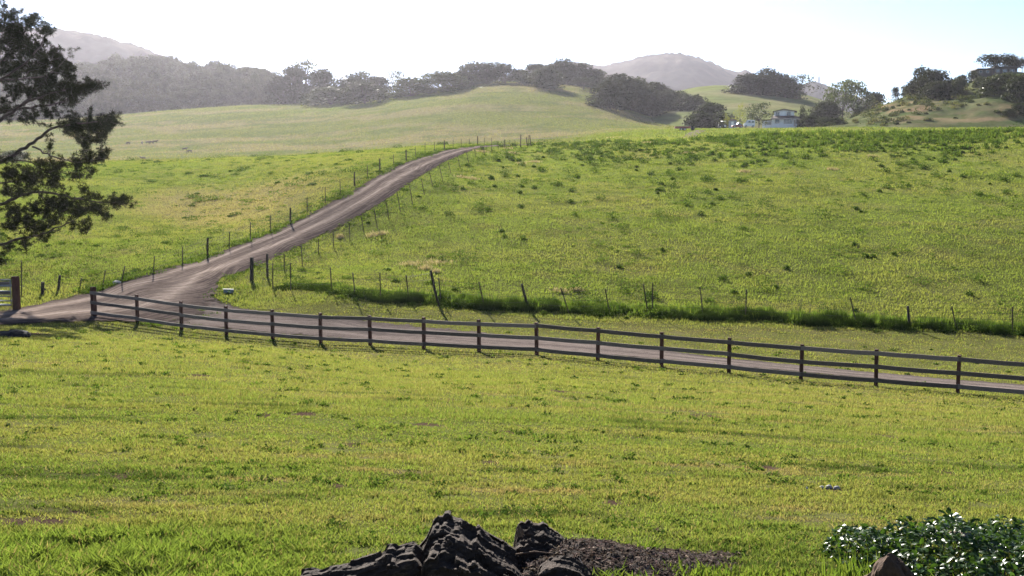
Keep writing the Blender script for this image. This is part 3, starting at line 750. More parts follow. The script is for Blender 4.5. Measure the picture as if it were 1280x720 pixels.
L_POSTS = [(-60,326,-60,378,'T'),(26.7,326.7,26.7,370,'T'),(53.3,352.5,53.3,368,'S'),(75,344,73,363,'W'),(101.7,347.5,99.5,361,'T'),(131.7,338,128,357,'T'),(156,332.5,151.5,353,'T'),(193,320,191.7,340,'T'),
  (228,308.5,228,331,'T'),(259.6,297.5,259.6,321,'W'),(286.5,289.7,286.5,310.5,'T'),(313,278,313,301,'T'),(338,269,338,291,'T'),(363,259.5,363,279,'W'),(383.7,246.7,384,266,'T'),(406.5,233.7,406.7,254,'T'),
  (425,224,425.3,242.5,'T'),(443,215,443.3,232.5,'W'),(459,206.7,459.5,223.5,'T'),(474.7,198,475,214.5,'W'),(491.7,193,492,207.5,'T'),(507.6,187.4,507.8,201,'W'),(519,183.6,519.3,196.5,'T'),(531.3,179,531.3,192.5,'T'),
  (543,177.5,543,188.8,'T'),(555.5,175.5,555.5,187,'W'),(566.5,174.2,566.5,184.4,'T'),(576.7,173.7,576.7,183,'T'),(586.6,173,586.6,182,'T'),(597,170,597,181.5,'W'),(605.4,172,605.4,181.6,'T'),(614.5,172.5,614.5,181.6,'T')]
wire_fence("wire_fence", "wire fence along the left side of the dirt road, metal posts between round wooden ones", L_POSTS)
R_POSTS = [(334,317.5,334.5,347,'W'),(355,316.7,355.5,338.5,'T'),(376.5,306.7,378,333.5,'T'),(398,298,398.3,318,'T'),(416.3,288.7,417,310,'T'),(436.5,279,437.3,300.5,'T'),(451.7,271.5,454.5,290.5,'T'),(467.5,261,471.7,285.5,'T'),
  (482.3,251.7,486.5,276,'T'),(496.7,242.5,500.7,265.5,'T'),(512,231.9,515.8,256,'T'),(526.5,223.5,530.5,243.3,'T'),(536.6,214,540.8,233,'T'),(549,207,553.6,227,'T'),(560,202.5,563.6,216.5,'T'),(572,195.5,575.8,211.5,'T'),
  (583,190,585.8,204,'T'),(593.4,186.7,594.8,197.5,'T'),(604,183,606,195,'T'),(614,180,615,191.5,'T'),(622,176.7,622.8,187,'T'),(631,174.4,631,185.5,'W'),(637.2,175,638,184.7,'T'),(643.5,175,645,184.3,'T'),
  (651,168,650.7,184,'W'),(658,171.5,659,183,'W'),(660.3,169,660.8,183,'T'),(662,168.8,664,183,'W')]
wire_fence("wire_fence", "wire fence on the right side of the dirt road, its metal posts leaning", R_POSTS)
G_POSTS = [(314.7,321.7,314.7,350.5,'B'),(340.7,328.7,341,361,'T'),(363,328.7,363.5,364,'T'),(412.8,334,414.5,364.5,'T'),(441,341,443.8,370,'T'),(474.8,340.5,475.6,372.5,'T'),(507.5,343.6,511,375,'T'),(538.3,338,548.2,382.5,'W'),
  (548.4,347.5,551.5,380.5,'T'),(598.6,352.5,606.5,387.5,'T'),(652,355,660.5,388,'W'),(701,359.7,711.5,392.5,'T'),(756.3,360.5,762,391,'T'),(804,355.3,810.5,393,'T'),(816,353,815.3,393.5,'T'),(875,358.4,879,396,'T'),(933.3,361.8,931.8,399.5,'T'),
  (1062.8,371.5,1071,406,'T'),(1134.8,382.5,1137,411,'W'),(1189.8,382.8,1196,413,'T'),(1266,383.6,1266,417,'T'),(1345,390,1346,423,'T')]
wire_fence("wire_fence", "straggling wire fence rising out of the tall dark grass beyond the gravel drive, posts tilted", G_POSTS)

# ------------------------------------------------------------------ metal farm gate and its post at the left
gb = cast(21, 388)
gp = tag(empty("gate_post", gb), "thick dark reddish square post holding the metal gate at the left edge", "post")
mb = MB(); post_at(mb, np.zeros(3), .28, 1.60, (0, 0)); mb.build("post_shaft", M_post, gp, .015)
mb = MB(); mb.box(-.145, .145, -.145, .145, 1.60, 1.625); mb.build("cap", M_post, gp, .006)
for zz in (.45, 1.2): mb = MB(); mb.tube([(-.14, 0, zz), (-.2, 0, zz)], .02, 6); mb.tube([(-.2, 0, zz - .05), (-.2, 0, zz + .06)], .025, 6); mb.build("hinge", M_galv, gp)
g0 = gb + np.array([-.20, .0, 0]); g1_ = cast(-85, 390); L_ = 3.6
gd = np.array([-1, -.02, 0])
gate = tag(empty("farm_gate", g0), "grey tubular metal farm gate closed beside the thick post, cut by the left edge", "gate")
def gpnt(s, z): return gd * s + np.array([0, 0, z])
for z in (.26, .46, .68, .92, 1.18, 1.46):
    mb = MB(); r = .05 if z in (1.18, .26) else .032
    mb.tube([gpnt(.06, z), gpnt(L_, z)], r, 8); mb.build("bar", M_galv, gate, 0, True)
for s in (.05, 1.3, 2.5, L_):
    mb = MB(); mb.tube([gpnt(s, .22), gpnt(s, 1.48)], .03, 8); mb.build("upright", M_galv, gate, 0, True)
# boards wired to the gate's far side
for z in (1.30, .82):
    mb = MB(); mb.beam(gpnt(.1, z) + np.array([0, .06, 0]), gpnt(L_, z) + np.array([0, .06, 0]), .03, .15); mb.build("board", M_rail, gate)
# sheet metal box half hidden in the grass by the junction
bx = cast(287, 366)
ub = tag(empty("metal_box", bx + np.array([0, 0, -.02]), .35), "low pale grey metal box lying in the grass where the dirt road meets the drive", "box")
mb = MB(); mb.prism([(-.42, .02), (.30, 0), (.30, .30), (-.10, .34), (-.48, .36)], -.22, .22); mb.build("box_body", solid("box_grey", (.20, .22, .26), .55, .3, .2, 8), ub, .012)
mb = MB(); mb.add([(-.52,-.26,.37),(.33,-.26,.315),(.33,.26,.315),(-.52,.26,.37),(-.52,-.26,.40),(.33,-.26,.345),(.33,.26,.345),(-.52,.26,.40)],[(0,3,2,1),(4,5,6,7),(0,1,5,4),(1,2,6,5),(2,3,7,6),(3,0,4,7)])
ub.scale = (.66, .66, .6)
mb.build("lid", solid("lid_pale", (.20, .205, .215), .8, 0, .1, 8, 0, .08), ub, .008)
# stones
def rock(name, p, sx, sy, sz, mat, label, cat, seed, sub=3, group=None, rough=.35, taper=0.):
    import bmesh
    bm = bmesh.new(); bmesh.ops.create_icosphere(bm, subdivisions=sub, radius=1)
    for v in bm.verts:
        c = v.co; n = fbm(np.array([c.x * 1.3 + c.z * .7 + seed]), np.array([c.y * 1.3 - c.z * .6 + seed * 2]), seed, 4)[0]
        k = 1 + (n - .5) * rough * 2
        tp = 1 - taper * max(0, c.z)
        v.co = Vector((c.x * sx * k * tp, c.y * sy * k * tp, max(c.z, -.35) * sz * k))
    me = bpy.data.meshes.new(name); bm.to_mesh(me); bm.free(); me.materials.append(mat)
    o = link(bpy.data.objects.new(name, me)); o.location = p; return tag(o, label, cat, group)
M_stone = solid("pale_stone", (.42, .39, .36), .85, 0, .3, 14, .6)
M_dkstone = solid("dark_stone", (.008, .007, .006), .95, 0, .4, 6, .8)
rock("stone", cast(146.5, 355) + np.array([0, 0, .06]), .22, .14, .13, M_stone, "flat pale stone on the left verge of the dirt road below a leaning post", "stone", 4)
rock("mound", cast(18, 421) + np.array([0, 0, .0]), .50, .42, .22, M_dkstone, "low black mound on the shaded lawn below the farm gate", "mound", 6, 4, None, .8)
for i, (px, py, s, lab) in enumerate(((1008, 612, .022, "tiny pale pebble, leftmost of the scatter on the lawn"), (1027, 611, .026, "small whitish pebble left of the two grey ones on the lawn"),
        (1036, 611, .038, "largest grey stone of the little scatter on the lawn"), (1046, 612, .034, "grey stone at the right end of the little scatter on the lawn"))):
    rock("pebble", cast(px, py) + np.array([0, 0, .012]), s, s * .8, s * .8, M_stone if i < 2 else solid("grey_stone", (.22, .21, .22), .8, 0, .3, 30), lab, "stone", 11 + i, 2, "stones scattered on the lawn")
# ------------------------------------------------------------------ trees
M_oak = leafmat("oak_leaf", (.044, .050, .025), .2, .05, (1.1, 1.1, .6), .35, .25)
M_euc = leafmat("eucalyptus_leaf", (.085, .098, .055), .35, .1, (1.1, 1.1, .7), .3, .3)
M_yel = leafmat("young_leaf", (.20, .21, .045), .5, .05, (1.1, 1.1, .6), .3, .3)
M_grn = leafmat("shrub_leaf", (.050, .060, .027), .25, .05, (1.1, 1.1, .6), .35, .5)
M_bark = solid("bark", (.075, .062, .052), .95, 0, .4, 4, .6, .2)
def quads(c, size, rng, up=.25, asp=1.0, out=None):
    n = len(c)
    a = rng.normal(size=(n, 3)) * (.55 if out is not None else 1) + (out * 1.0 if out is not None else 0); a[:, 2] += up; a /= np.linalg.norm(a, axis=1)[:, None]
    b = np.cross(a, rng.normal(size=(n, 3))); b /= np.linalg.norm(b, axis=1)[:, None]
    d = np.cross(a, b)
    s = size * rng.uniform(.6, 1.35, n)[:, None]
    k = rng.uniform(.55, 1, (n, 4, 1))
    v = np.stack([c + b * s * k[:, 0], c + d * s * asp * k[:, 1], c - b * s * k[:, 2], c - d * s * asp * k[:, 3]], 1)
    return v.reshape(-1, 3), np.arange(n * 4).reshape(n, 4)
def crown_pts(seed, nl, K, zlo, zhi, rlo, rhi, spread, shape, shell=.55):
    """lobes of foliage around branch ends, in a unit box (width 1, height 1)"""
    rng = np.random.default_rng(seed); C = []; D = []
    cs = []
    for i in range(nl):
        t = rng.random(); z = zlo + (zhi - zlo) * t
        wr = shape(t) * spread
        a = rng.uniform(0, 2 * math.pi); r = wr * math.sqrt(rng.uniform(.12, 1))
        cs.append((math.cos(a) * r, math.sin(a) * r, z, rng.uniform(rlo, rhi)))
    for cx, cy_, cz, r in cs:
        n = int(K * (r / rhi) ** 2)
        d = rng.normal(size=(n, 3)); d /= np.linalg.norm(d, axis=1)[:, None]
        # thinner below, where the twigs show
        keep = rng.random(n) < np.where(d[:, 2] < -.2, .55, 1)
        d = d[keep]
        rr = r * (shell + (1 - shell) * rng.random(len(d)) ** .6)
        ang = 1 + .25 * np.sin(d[:, 0] * 7 + cx * 30) * np.sin(d[:, 1] * 6 + cy_ * 20)
        D.append(d); C.append(np.array([cx, cy_, cz]) + d * (rr * ang)[:, None] * np.array([1, 1, .82]))
    P = np.concatenate(C); P[:, 2] = np.maximum(P[:, 2], .015)
    return P, cs, rng, np.concatenate(D)
dome = lambda t: math.sqrt(max(0.05, 1 - t ** 2.2))
umb = lambda t: 1.0
cone = lambda t: 1.02 - t
egg = lambda t: math.sin(math.pi * (.18 + .75 * t)) ** .8
def tree_meshes(seed, nl, K, leaf, zlo, zhi, rlo, rhi, spread, shape, mat, trunk_r=.035, asp=1., shell=.55):
    P, cs, rng, D = crown_pts(seed, nl, K, zlo, zhi, rlo, rhi, spread, shape, shell)
    # normalise to the unit box
    s = np.percentile(np.abs(P[:, :2]), 94) * 2; P[:, :2] /= s; zt = np.percentile(P[:, 2], 97.5); P[:, 2] /= zt
    v, f = quads(P, leaf, rng, .1, asp, D)
    me = np_mesh("crown", v, [f], mat); COL.objects.unlink(me); cm = me.data; bpy.data.objects.remove(me)
    mb = MB(); zf = min(.5, (zlo + .12))
    base = [(0, 0, -.04), (rng.uniform(-.02, .02), rng.uniform(-.02, .02), zf * .5), (rng.uniform(-.03, .03), rng.uniform(-.03, .03), zf)]
    mb.tube(base, [trunk_r * 1.25, trunk_r, trunk_r * .8], 7)
    for cx, cy_, cz, r in cs[: min(len(cs), 12)]:
        q = np.array([cx / s, cy_ / s, cz / zt]); m_ = np.array(base[-1]) * .45 + q * .55 + np.array([0, 0, -.04])
        mb.tube([base[-1], m_, q], [trunk_r * .62, trunk_r * .36, trunk_r * .14], 5, False)
    o = mb.build("trunk", M_bark, None, 0, True); COL.objects.unlink(o); tm = o.data; bpy.data.objects.remove(o)
    return cm, tm
V_OAK = [tree_meshes(100 + i, 32, 200, .042, .02, .80, .14, .23, .38, dome, M_oak, .03) for i in range(5)]
V_BUSH = [tree_meshes(120 + i, 32, 200, .044, .0, .76, .14, .24, .38, dome, M_grn, .025) for i in range(4)]
V_AIRY = [tree_meshes(140 + i, 26, 90, .026, .16, .90, .09, .17, .40, dome, M_oak, .024) for i in range(3)]
V_EUC = [tree_meshes(160 + i, 26, 120, .026, .22, .94, .09, .17, .36, egg, M_euc, .022, 1.5) for i in range(2)]
V_CON = [tree_meshes(180, 30, 90, .045, .06, .95, .10, .18, .40, cone, M_grn, .03)]
V_YEL = [tree_meshes(190 + i, 18, 50, .035, .25, .9, .10, .2, .36, egg, M_yel, .02) for i in range(2)]
V_UMB = [tree_meshes(200, 22, 230, .028, .55, .82, .13, .2, .40, umb, M_oak, .022)]
V_BALL = [tree_meshes(210 + i, 14, 160, .05, .30, .76, .2, .3, .26, dome, M_oak, .04) for i in range(2)]
FN = {'T': ground, 'R': H_right, 'K': H_knoll, 'W': H_wood, 'M': H_mtn}
YR = {'T': (150, 700), 'R': (440, 900), 'K': (300, 520), 'W': (590, 1100), 'M': (1500, 2500)}
VAR = {'oak': V_OAK, 'bush': V_BUSH, 'airy': V_AIRY, 'euc': V_EUC, 'con': V_CON, 'yel': V_YEL, 'umb': V_UMB, 'ball': V_BALL}
NAME = {'oak': 'oak_tree', 'bush': 'bushy_tree', 'airy': 'oak_tree', 'euc': 'eucalyptus_tree', 'con': 'conifer_tree', 'yel': 'young_tree', 'umb': 'umbrella_tree', 'ball': 'oak_tree'}
_vi = {}
def plant(kind, px, base, wpx, top, hill, label, group=None, name=None, cat="tree", Y=None, deep=.9, tilt=0.):
    if Y is None: p = cast(px, base, FN[hill], *YR[hill])
    else:
        p = at(px, base, Y); p[2] = float(FN[hill](p[0], p[1])[0])
    sc = p[1] / F; h = (base - top) * sc + .5; wd = wpx * sc * ((1.08 if hill == 'K' or Y is not None else 1.36) if kind in ('oak', 'bush') else 1.12)
    i = _vi.get(kind, 0); _vi[kind] = i + 1
    cm, tm = VAR[kind][i % len(VAR[kind])]
    r = empty(name or NAME[kind], (p[0], p[1] + wd * .2, p[2] - .25), (i * 2.399) % 6.283)
    r.scale = (wd, wd * deep, h); r.rotation_euler[1] = tilt
    tag(r, label, cat, group)
    link(bpy.data.objects.new("crown", cm), r); link(bpy.data.objects.new("trunk", tm), r)
    return r
gA, gB, gC = "oaks along the skyline of the meadow hill", "oaks in the dark grove on the hill's right flank", "trees and bushes around the white house"
gD, gE = "trees in the hollow right of the house", "trees and scrub on the orange knoll"
T = plant
T('airy', 380, 128, 38, 76.5, 'T', "tall open-crowned oak, highest in the wood at the left end of the skyline trees", gA)
T('oak', 352, 129, 28, 97, 'T', "low dark oak at the meadow edge just below the yellow clearing in the wood", gA)
T('oak', 367, 129, 30, 86, 'T', "rounded oak standing under the left side of the tallest open crown", gA)
T('oak', 400, 128, 30, 89.5, 'T', "domed oak right beside the tallest open-crowned oak", gA)
T('bush', 412, 131, 40, 111, 'T', "wide low oak at the grass edge in front of the domed oak", gA, "oak_tree")
T('oak', 437, 127, 34, 99, 'T', "round-topped oak before the dip in the wooded skyline", gA)
T('oak', 452, 119, 26, 88, 'T', "pointed oak behind the round-topped one at the dip", gA)
T('oak', 455, 130, 36, 104, 'T', "dark spreading oak at the grass edge under the pointed oak", gA)
T('bush', 473, 124, 17, 115.5, 'T', "small round bush at the right foot of the dark spreading oak", gA, "bush", "bush")
T('oak', 472, 116, 26, 92, 'T', "hazy oak in the gap left of the twiggy see-through oak", gA)
T('airy', 491, 117, 30, 87.5, 'T', "twiggy see-through oak between the pointed oak and the low wide dome", gA)
T('bush', 512, 121, 42, 99.5, 'T', "broad low dome-shaped oak alone on the rising skyline", gA, "oak_tree")
T('airy', 532, 114, 28, 92.5, 'T', "light open oak peeping over between two broad domes", gA)
T('bush', 558, 114.5, 42, 92, 'T', "broad dark dome of an oak left of the hilltop group", gA, "oak_tree")
T('oak', 575, 110, 20, 91, 'T', "small oak wedged left of the hilltop pair", gA)
T('oak', 591, 106, 26, 80, 'T', "upright oak, left of the hilltop group", gA)
T('oak', 608, 104.5, 26, 80.5, 'T', "full oak in the middle of the hilltop group", gA)
T('airy', 620, 103.5, 15, 78, 'T', "narrow open crown on the very hilltop", gA)
T('oak', 632, 104, 23, 81.5, 'T', "rounded oak at the right end of the hilltop group before the gap", gA)
T('bush', 652, 103.5, 15, 88.5, 'T', "small bush-like oak just right of the gap on the hilltop", gA, "oak_tree")
T('oak', 671, 107, 28, 82, 'T', "oak with the pale mountain behind it, right of the small one", gA)
T('oak', 683, 111.5, 28, 86, 'T', "oak standing forward on the slope with its shadow at its right", gA)
T('oak', 702, 105, 36, 76.5, 'T', "tallest broad oak of the clump in front of the mountain", gA)
T('oak', 711, 106.5, 28, 88, 'T', "oak under the tallest broad crown of the clump", gA)
T('oak', 726, 108, 32, 81, 'T', "wide oak right of the tallest one in the clump", gA)
T('umb', 730, 112.5, 26, 98, 'T', "low flat-topped tree with a bare trunk in front of the clump", gA, "oak_tree")
T('oak', 744, 111, 23, 88, 'T', "sloping oak near the right end of the clump", gA)
T('bush', 754, 111, 14, 94, 'T', "last small oak at the right end of the clump", gA, "oak_tree")
for a in (('oak', 774, 134, 38, 96.5, "tall rounded oak at the top left of the dark grove"), ('oak', 763, 137, 36, 103, "leftmost oak of the dark grove, leaning out over the grass"),
          ('oak', 799, 137, 28, 101, "oak in the upper middle of the dark grove"), ('oak', 790, 139, 40, 107, "wide dark oak at the front of the grove"),
          ('oak', 818, 141, 32, 106, "oak on the falling skyline of the dark grove"), ('oak', 835, 147.5, 30, 115, "oak low on the right shoulder of the dark grove"),
          ('oak', 811, 145, 36, 117, "dark oak low at the front of the grove above its long shadow"), ('oak', 852, 150, 22, 117.5, "narrow oak with a knobbly top right of the shoulder"),
          ('oak', 863, 154.5, 36, 122, "broad oak right of the knobbly narrow one")):
    T(*a[:5], 'T', a[5], gB)
T('oak', 889, 161, 42, 131.5, 'T', "large oak at the right foot of the grove, nearest the parked vehicles", gB, Y=410)
T('bush', 878, 160.5, 34, 142, 'T', "low light green bushy oak in front of the grove's right foot", gB, "oak_tree", Y=385)
T('oak', 942, 118, 40, 94, 'R', "left half of the great oak clump on the grass hill behind the house")
T('oak', 958, 119, 36, 90, 'R', "highest oak of the clump on the grass hill behind the house")
T('oak', 977, 120.5, 26, 95, 'R', "middle oak of the clump on the grass hill, in the notch of its outline")
T('airy', 998, 124, 42, 94.5, 'R', "wind-combed open oak at the right end of the hill clump")
T('bush', 984, 122, 34, 104, 'R', "dark low oak under the wind-combed open one", None, "oak_tree")
T('bush', 1018, 142.5, 14, 126, 'R', "narrow dark bush left of the round dark tree below the pylon", gD, "bush", "bush", Y=440)
T('oak', 1033, 146, 32, 117.5, 'R', "round dark tree below the pylon at the left of the hollow", gD, Y=440)
T('euc', 1056, 146, 38, 92, 'R', "tall feathery eucalyptus, left of two in the hollow", gD, Y=450)
T('euc', 1072, 144, 30, 93, 'R', "tall feathery eucalyptus with a spiky top, right of two in the hollow", gD, Y=455)
T('airy', 1083, 140, 22, 98.5, 'R', "thin open tree right of the feathery eucalyptus pair", gD, Y=470)
T('oak', 1096, 138, 28, 99, 'R', "full green tree at the right end of the hollow", gD, Y=460)
T('oak', 1108, 134, 18, 111, 'R', "low dark tree where the hollow meets the orange slope", gD, Y=450)
T('bush', 1080, 144, 26, 122, 'R', "dark undergrowth tree at the foot of the thin open tree", gD, Y=445)
T('yel', 1057, 145, 15, 131, 'R', "small yellow-green bush glowing in front of the eucalyptus", gD, "bush", "bush", Y=420)
# around the house
T('yel', 925, 160.5, 14, 131, 'T', "slender yellow-green young tree behind the vehicles", gC, Y=376)
T('yel', 908.5, 160.5, 7, 143, 'T', "thin yellowish sapling beside the tractor", gC, Y=366)
T('euc', 950, 160.5, 31, 131, 'T', "grey-green leafy tree between the white van and the house", gC, "leafy_tree", Y=362)
T('con', 1003.5, 160.5, 11, 136, 'T', "dark pointed conifer at the right corner of the house", gC, Y=366)
T('bush', 1012, 160.5, 20, 147, 'T', "dark rounded shrub right of the conifer", gC, "shrub", "shrub", Y=360)
T('bush', 1022, 160.5, 12, 149, 'T', "small dark shrub at the end of the row right of the house", gC, "shrub", "shrub", Y=358)
T('bush', 1034, 160.5, 20, 149.5, 'T', "dark shrub, left of the pair alone right of the house", gC, "shrub", "shrub", Y=350)
T('bush', 1047, 160.8, 22, 150.5, 'T', "dark flat shrub, right of the pair alone right of the house", gC, "shrub", "shrub", Y=348)
# knoll
T('oak', 1153, 117, 34, 89, 'K', "big dark oak crowning the left shoulder of the orange knoll", gE)
T('oak', 1168, 119, 34, 90.5, 'K', "spreading oak right of the big one on the knoll shoulder", gE)
T('oak', 1172, 124, 34, 104, 'K', "dark oak lower on the slope under the spreading one", gE)
T('bush', 1190, 120, 22, 101.5, 'K', "thick bush beside the spreading oak on the knoll", gE, "bush", "bush")
T('bush', 1200, 123, 18, 99, 'K', "dark bush on the skyline left of the tiny lollipop tree", gE, "bush", "bush")
T('ball', 1204, 101, 10, 91.5, 'K', "tiny lollipop-shaped tree on the knoll skyline", gE)
T('ball', 1218, 103, 12, 90.5, 'K', "small round-headed tree left of the hilltop house", gE)
T('bush', 1226, 108, 16, 97.5, 'K', "low dark bush below the left wing of the hilltop house", gE, "bush", "bush")
T('bush', 1133, 117, 9, 107, 'K', "little bush at the left of the knoll's big oaks", gE, "bush", "bush")
T('ball', 1120.5, 121, 9, 106, 'K', "tiny tree on the bare left slope of the knoll", gE)
T('bush', 1258, 119, 42, 95, 'K', "large dark thicket below the hilltop house", gE, "bush", "bush")
T('bush', 1276, 127, 30, 97, 'K', "dark thicket at the right edge under the hilltop house", gE, "bush", "bush")
T('bush', 1240, 112, 24, 98, 'K', "dark scrub left of the thicket below the hilltop house", gE, "bush", "bush")
T('umb', 1248, 96, 36, 67.5, 'K', "flat-crowned umbrella tree over the hilltop house, left part of the canopy", None, deep=.6, Y=424)
T('umb', 1264, 95, 22, 67, 'K', "flat-crowned umbrella tree over the right wing of the hilltop house", None, deep=.6, Y=428)
T('umb', 1279, 94, 16, 71, 'K', "small flat-crowned tree cut by the right edge above the hilltop", None, deep=.8, Y=426)
T('bush', 1275, 160.5, 18, 147.5, 'K', "grey-green shrub at the knoll's foot by the right edge", gE, "shrub", "shrub", Y=318)
T('bush', 1262, 160.5, 14, 151, 'K', "low shrub left of the grey-green one at the knoll's foot", gE, "shrub", "shrub", Y=316)
T('bush', 14, 206, 34, 190, 'T', "grey bush on the far pasture seen through the pine branches", None, "bush", "bush", Y=300)
# ---- the wood on the left hill: one mass of crowns
def forest(name, rows, label):
    vs, fs, k = [], [], 0
    for px, base, wpx, top, s in rows:
        p = cast(px, base, FN['W'] if base < 146 and s != 't' else ground, 560, 1050)
        sc = p[1] / F; wd = wpx * sc; h = (base - top) * sc
        cm = V_OAK[RNG.integers(len(V_OAK))][0]
        n = len(cm.vertices); a = np.empty(n * 3, np.float32); cm.vertices.foreach_get("co", a); a = a.reshape(-1, 3)
        t = RNG.uniform(0, 6.28); c_, s_ = math.cos(t), math.sin(t)
        b = np.column_stack([(a[:, 0] * c_ - a[:, 1] * s_) * wd, (a[:, 0] * s_ + a[:, 1] * c_) * wd, a[:, 2] * h]) + p + np.array([0, wd * .3, -.4])
        vs.append(b); fs.append(np.arange(n).reshape(-1, 4) + k); k += n
    return tag(np_mesh(name, np.concatenate(vs), [np.concatenate(fs)], M_oak), label, kind="stuff")
rows = []
sky_y = lambda px: np.interp(px, [-120, 60, 95, 125, 140, 160, 200, 212, 230, 245, 270, 285, 300, 315, 330, 345], [90, 86, 80, 76, 70, 73, 69, 71, 77, 80, 77, 80, 82, 82, 90, 92])
for px in np.arange(-110, 346, 11.0):
    rows.append((px + RNG.uniform(-4, 4), sky_y(px) + 24, RNG.uniform(22, 30), sky_y(px) + RNG.uniform(-1, 4), ''))
for k, f in enumerate((.25, .5, .75, .97)):
    for px in np.arange(-110, 350, 14.0):
        b = np.interp(px, [-120, 0, 100, 200, 300, 350], [152, 151, 148, 141, 133, 131]); t0 = sky_y(px) + 22
        if 326 < px < 345 and f < .8: continue
        rows.append((px + RNG.uniform(-6, 6), t0 + (b - t0) * f, RNG.uniform(22, 34), t0 + (b - t0) * f - RNG.uniform(20, 30), ''))
forest("woodland", rows, "dense hazy oak wood covering the hill on the left")
# ------------------------------------------------------------------ the white house
M_white = solid("white_paint", (.84, .86, .90), .6, 0, .06, 3)
M_roof = solid("brown_shingle", (.095, .058, .050), .85, 0, .3, 3, .3)
M_dkroof = solid("dark_roof", (.055, .05, .05), .85, 0, .3, 3, .3)
M_glass = solid("window_glass", (.05, .06, .08), .08, 0, .2, 1, 0, .8)
M_trim = solid("trim", (.42, .36, .34), .6, 0, .1, 3)
def frameat(px, py, Y, hill=ground, kx=None):
    p = at(px, py, Y); p[2] = float(hill(p[0], p[1])[0]); return p
k = 370 / F
hp = frameat(979, 160.4, 370); hz0 = (at(979, 160.4, 370)[2] - hp[2])
house = tag(empty("house", hp, R(-13.5)), "white two-storey house with a shallow gable and brown skirt roof, in the valley", "house")
X = lambda px: (px - 979) * k
Zz = lambda py: (160.4 - py) * k + hz0
mb = MB(); mb.box(X(965), X(998.7), 0, 9, -1.5, Zz(148.2)); mb.build("lower_wall", M_white, house)
mb = MB(); mb.box(X(953.5), X(965) - .003, .9, 7, -1.5, Zz(150.4)); mb.build("side_wing", M_white, house)
mb = MB(); mb.prism([(X(952.6), Zz(150.3)), (X(965) - .004, Zz(149.6)), (X(965) - .004, Zz(149)), (X(952.6), Zz(149.7))], .5, 7.4); mb.build("wing_roof", M_roof, house)
mb = MB()
x0, x1 = X(964), X(1001); a0, a1 = X(967), X(993)
za, zb = Zz(148.0), Zz(144.6)
mb.add([(x0,-1,za),(x1,-1,za),(x1,10,za),(x0,10,za),(a0,1.6,zb),(a1,1.6,zb),(a1,8,zb),(a0,8,zb),(x0,-1,za-.3),(x1,-1,za-.3),(x1,10,za-.3),(x0,10,za-.3)],
       [(4,5,6,7),(0,1,5,4),(1,2,6,5),(2,3,7,6),(3,0,4,7),(8,9,1,0),(9,10,2,1),(10,11,3,2),(11,8,0,3),(11,10,9,8)])
mb.build("skirt_roof", M_roof, house)
mb = MB(); mb.box(x0 - .02, x1 + .02, -1.1, -1.02, za - .42, za - .05); mb.build("fascia", M_trim, house)
mb = MB(); ap = X(979.5)
mb.prism([(X(967.6), Zz(144.7)), (X(992), Zz(144.7)), (X(992), Zz(139.4)), (ap, Zz(137.4)), (X(967.6), Zz(139.4))], 1.9, 7.6); mb.build("upper_wall", M_white, house)
mb = MB(); mb.prism([(X(966.0), Zz(139.9)), (ap, Zz(137.25)), (X(995.3), Zz(139.9)), (X(995.3), Zz(139.1)), (ap, Zz(136.2)), (X(966.0), Zz(139.1))], 1.0, 8.4); mb.build("gable_roof", M_dkroof, house)
def window(x0, x1, y, z0, z1, parent, n=2):
    f = MB(); t = .10
    f.box(x0 - t, x1 + t, y - .06, y - .003, z1, z1 + t); f.box(x0 - t, x1 + t, y - .06, y - .003, z0 - t, z0); f.box(x0 - t, x0, y - .06, y - .003, z0, z1); f.box(x1, x1 + t, y - .06, y - .003, z0, z1)
    for i in range(1, n):
        xm = x0 + (x1 - x0) * i / n; f.box(xm - .035, xm + .035, y - .055, y - .003, z0, z1)
    w_ = MB().box(x0, x1, y - .03, y - .004, z0, z1).build("window", M_glass, parent)
    f.build("frame", M_trim, w_)
window(X(970), X(974), 1.9, Zz(144), Zz(140.2), house); window(X(983.2), X(987.4), 1.9, Zz(144), Zz(140.2), house)
window(X(969.2), X(974), 0, Zz(153.8), Zz(149.6), house); window(X(979.8), X(989.6), 0, Zz(154.4), Zz(149.4), house, 3); window(X(959.6), X(964), .9, Zz(155.6), Zz(152.4), house)
window(X(994.5), X(997), 0, Zz(153.2), Zz(150), house, 1)
mb = MB(); mb.box(X(991.5), X(993.6), -.05, -.004, Zz(158), Zz(150.4)); dr = mb.build("door", M_trim, house)
MB().box(X(993.1), X(993.35), -.12, -.052, Zz(154.4), Zz(154)).build("handle", M_dkroof, dr)
# ------------------------------------------------------------------ hilltop house
hp2 = at(1246, 94, 426); hp2[2] = float(H_knoll(hp2[0], hp2[1])[0]); hz2 = at(1246, 94, 426)[2] - hp2[2]; k2 = 426 / F
M_brown = solid("dark_siding", (.10, .085, .085), .8, 0, .15, 2)
hh = tag(empty("hilltop_house", hp2), "long dark flat-roofed house on top of the knoll under the umbrella trees", "house")
X = lambda px: (px - 1246) * k2
Zz = lambda py: (94 - py) * k2 + hz2
MB().box(X(1222), X(1240), 0, 6, -3, Zz(87.2)).build("left_wing", M_brown, hh)
MB().box(X(1240) + .003, X(1270), -.8, 7, -3, Zz(85.1)).build("right_wing", M_brown, hh)
mb = MB(); mb.prism([(X(1218.5), Zz(87.9)), (X(1222), Zz(87.15)), (X(1240), Zz(87.15)), (X(1240), Zz(86)), (X(1221), Zz(86))], -1, 7); mb.build("left_roof", M_dkroof, hh)
mb = MB(); mb.prism([(X(1240), Zz(85.0)), (X(1270), Zz(85.0)), (X(1273), Zz(83.2)), (X(1240), Zz(84.1))], -2, 8); mb.build("right_roof", M_dkroof, hh)
for a, b in ((1224.5, 1227.5), (1233, 1236)): window(X(a), X(b), 0, Zz(91), Zz(88.4), hh, 1)
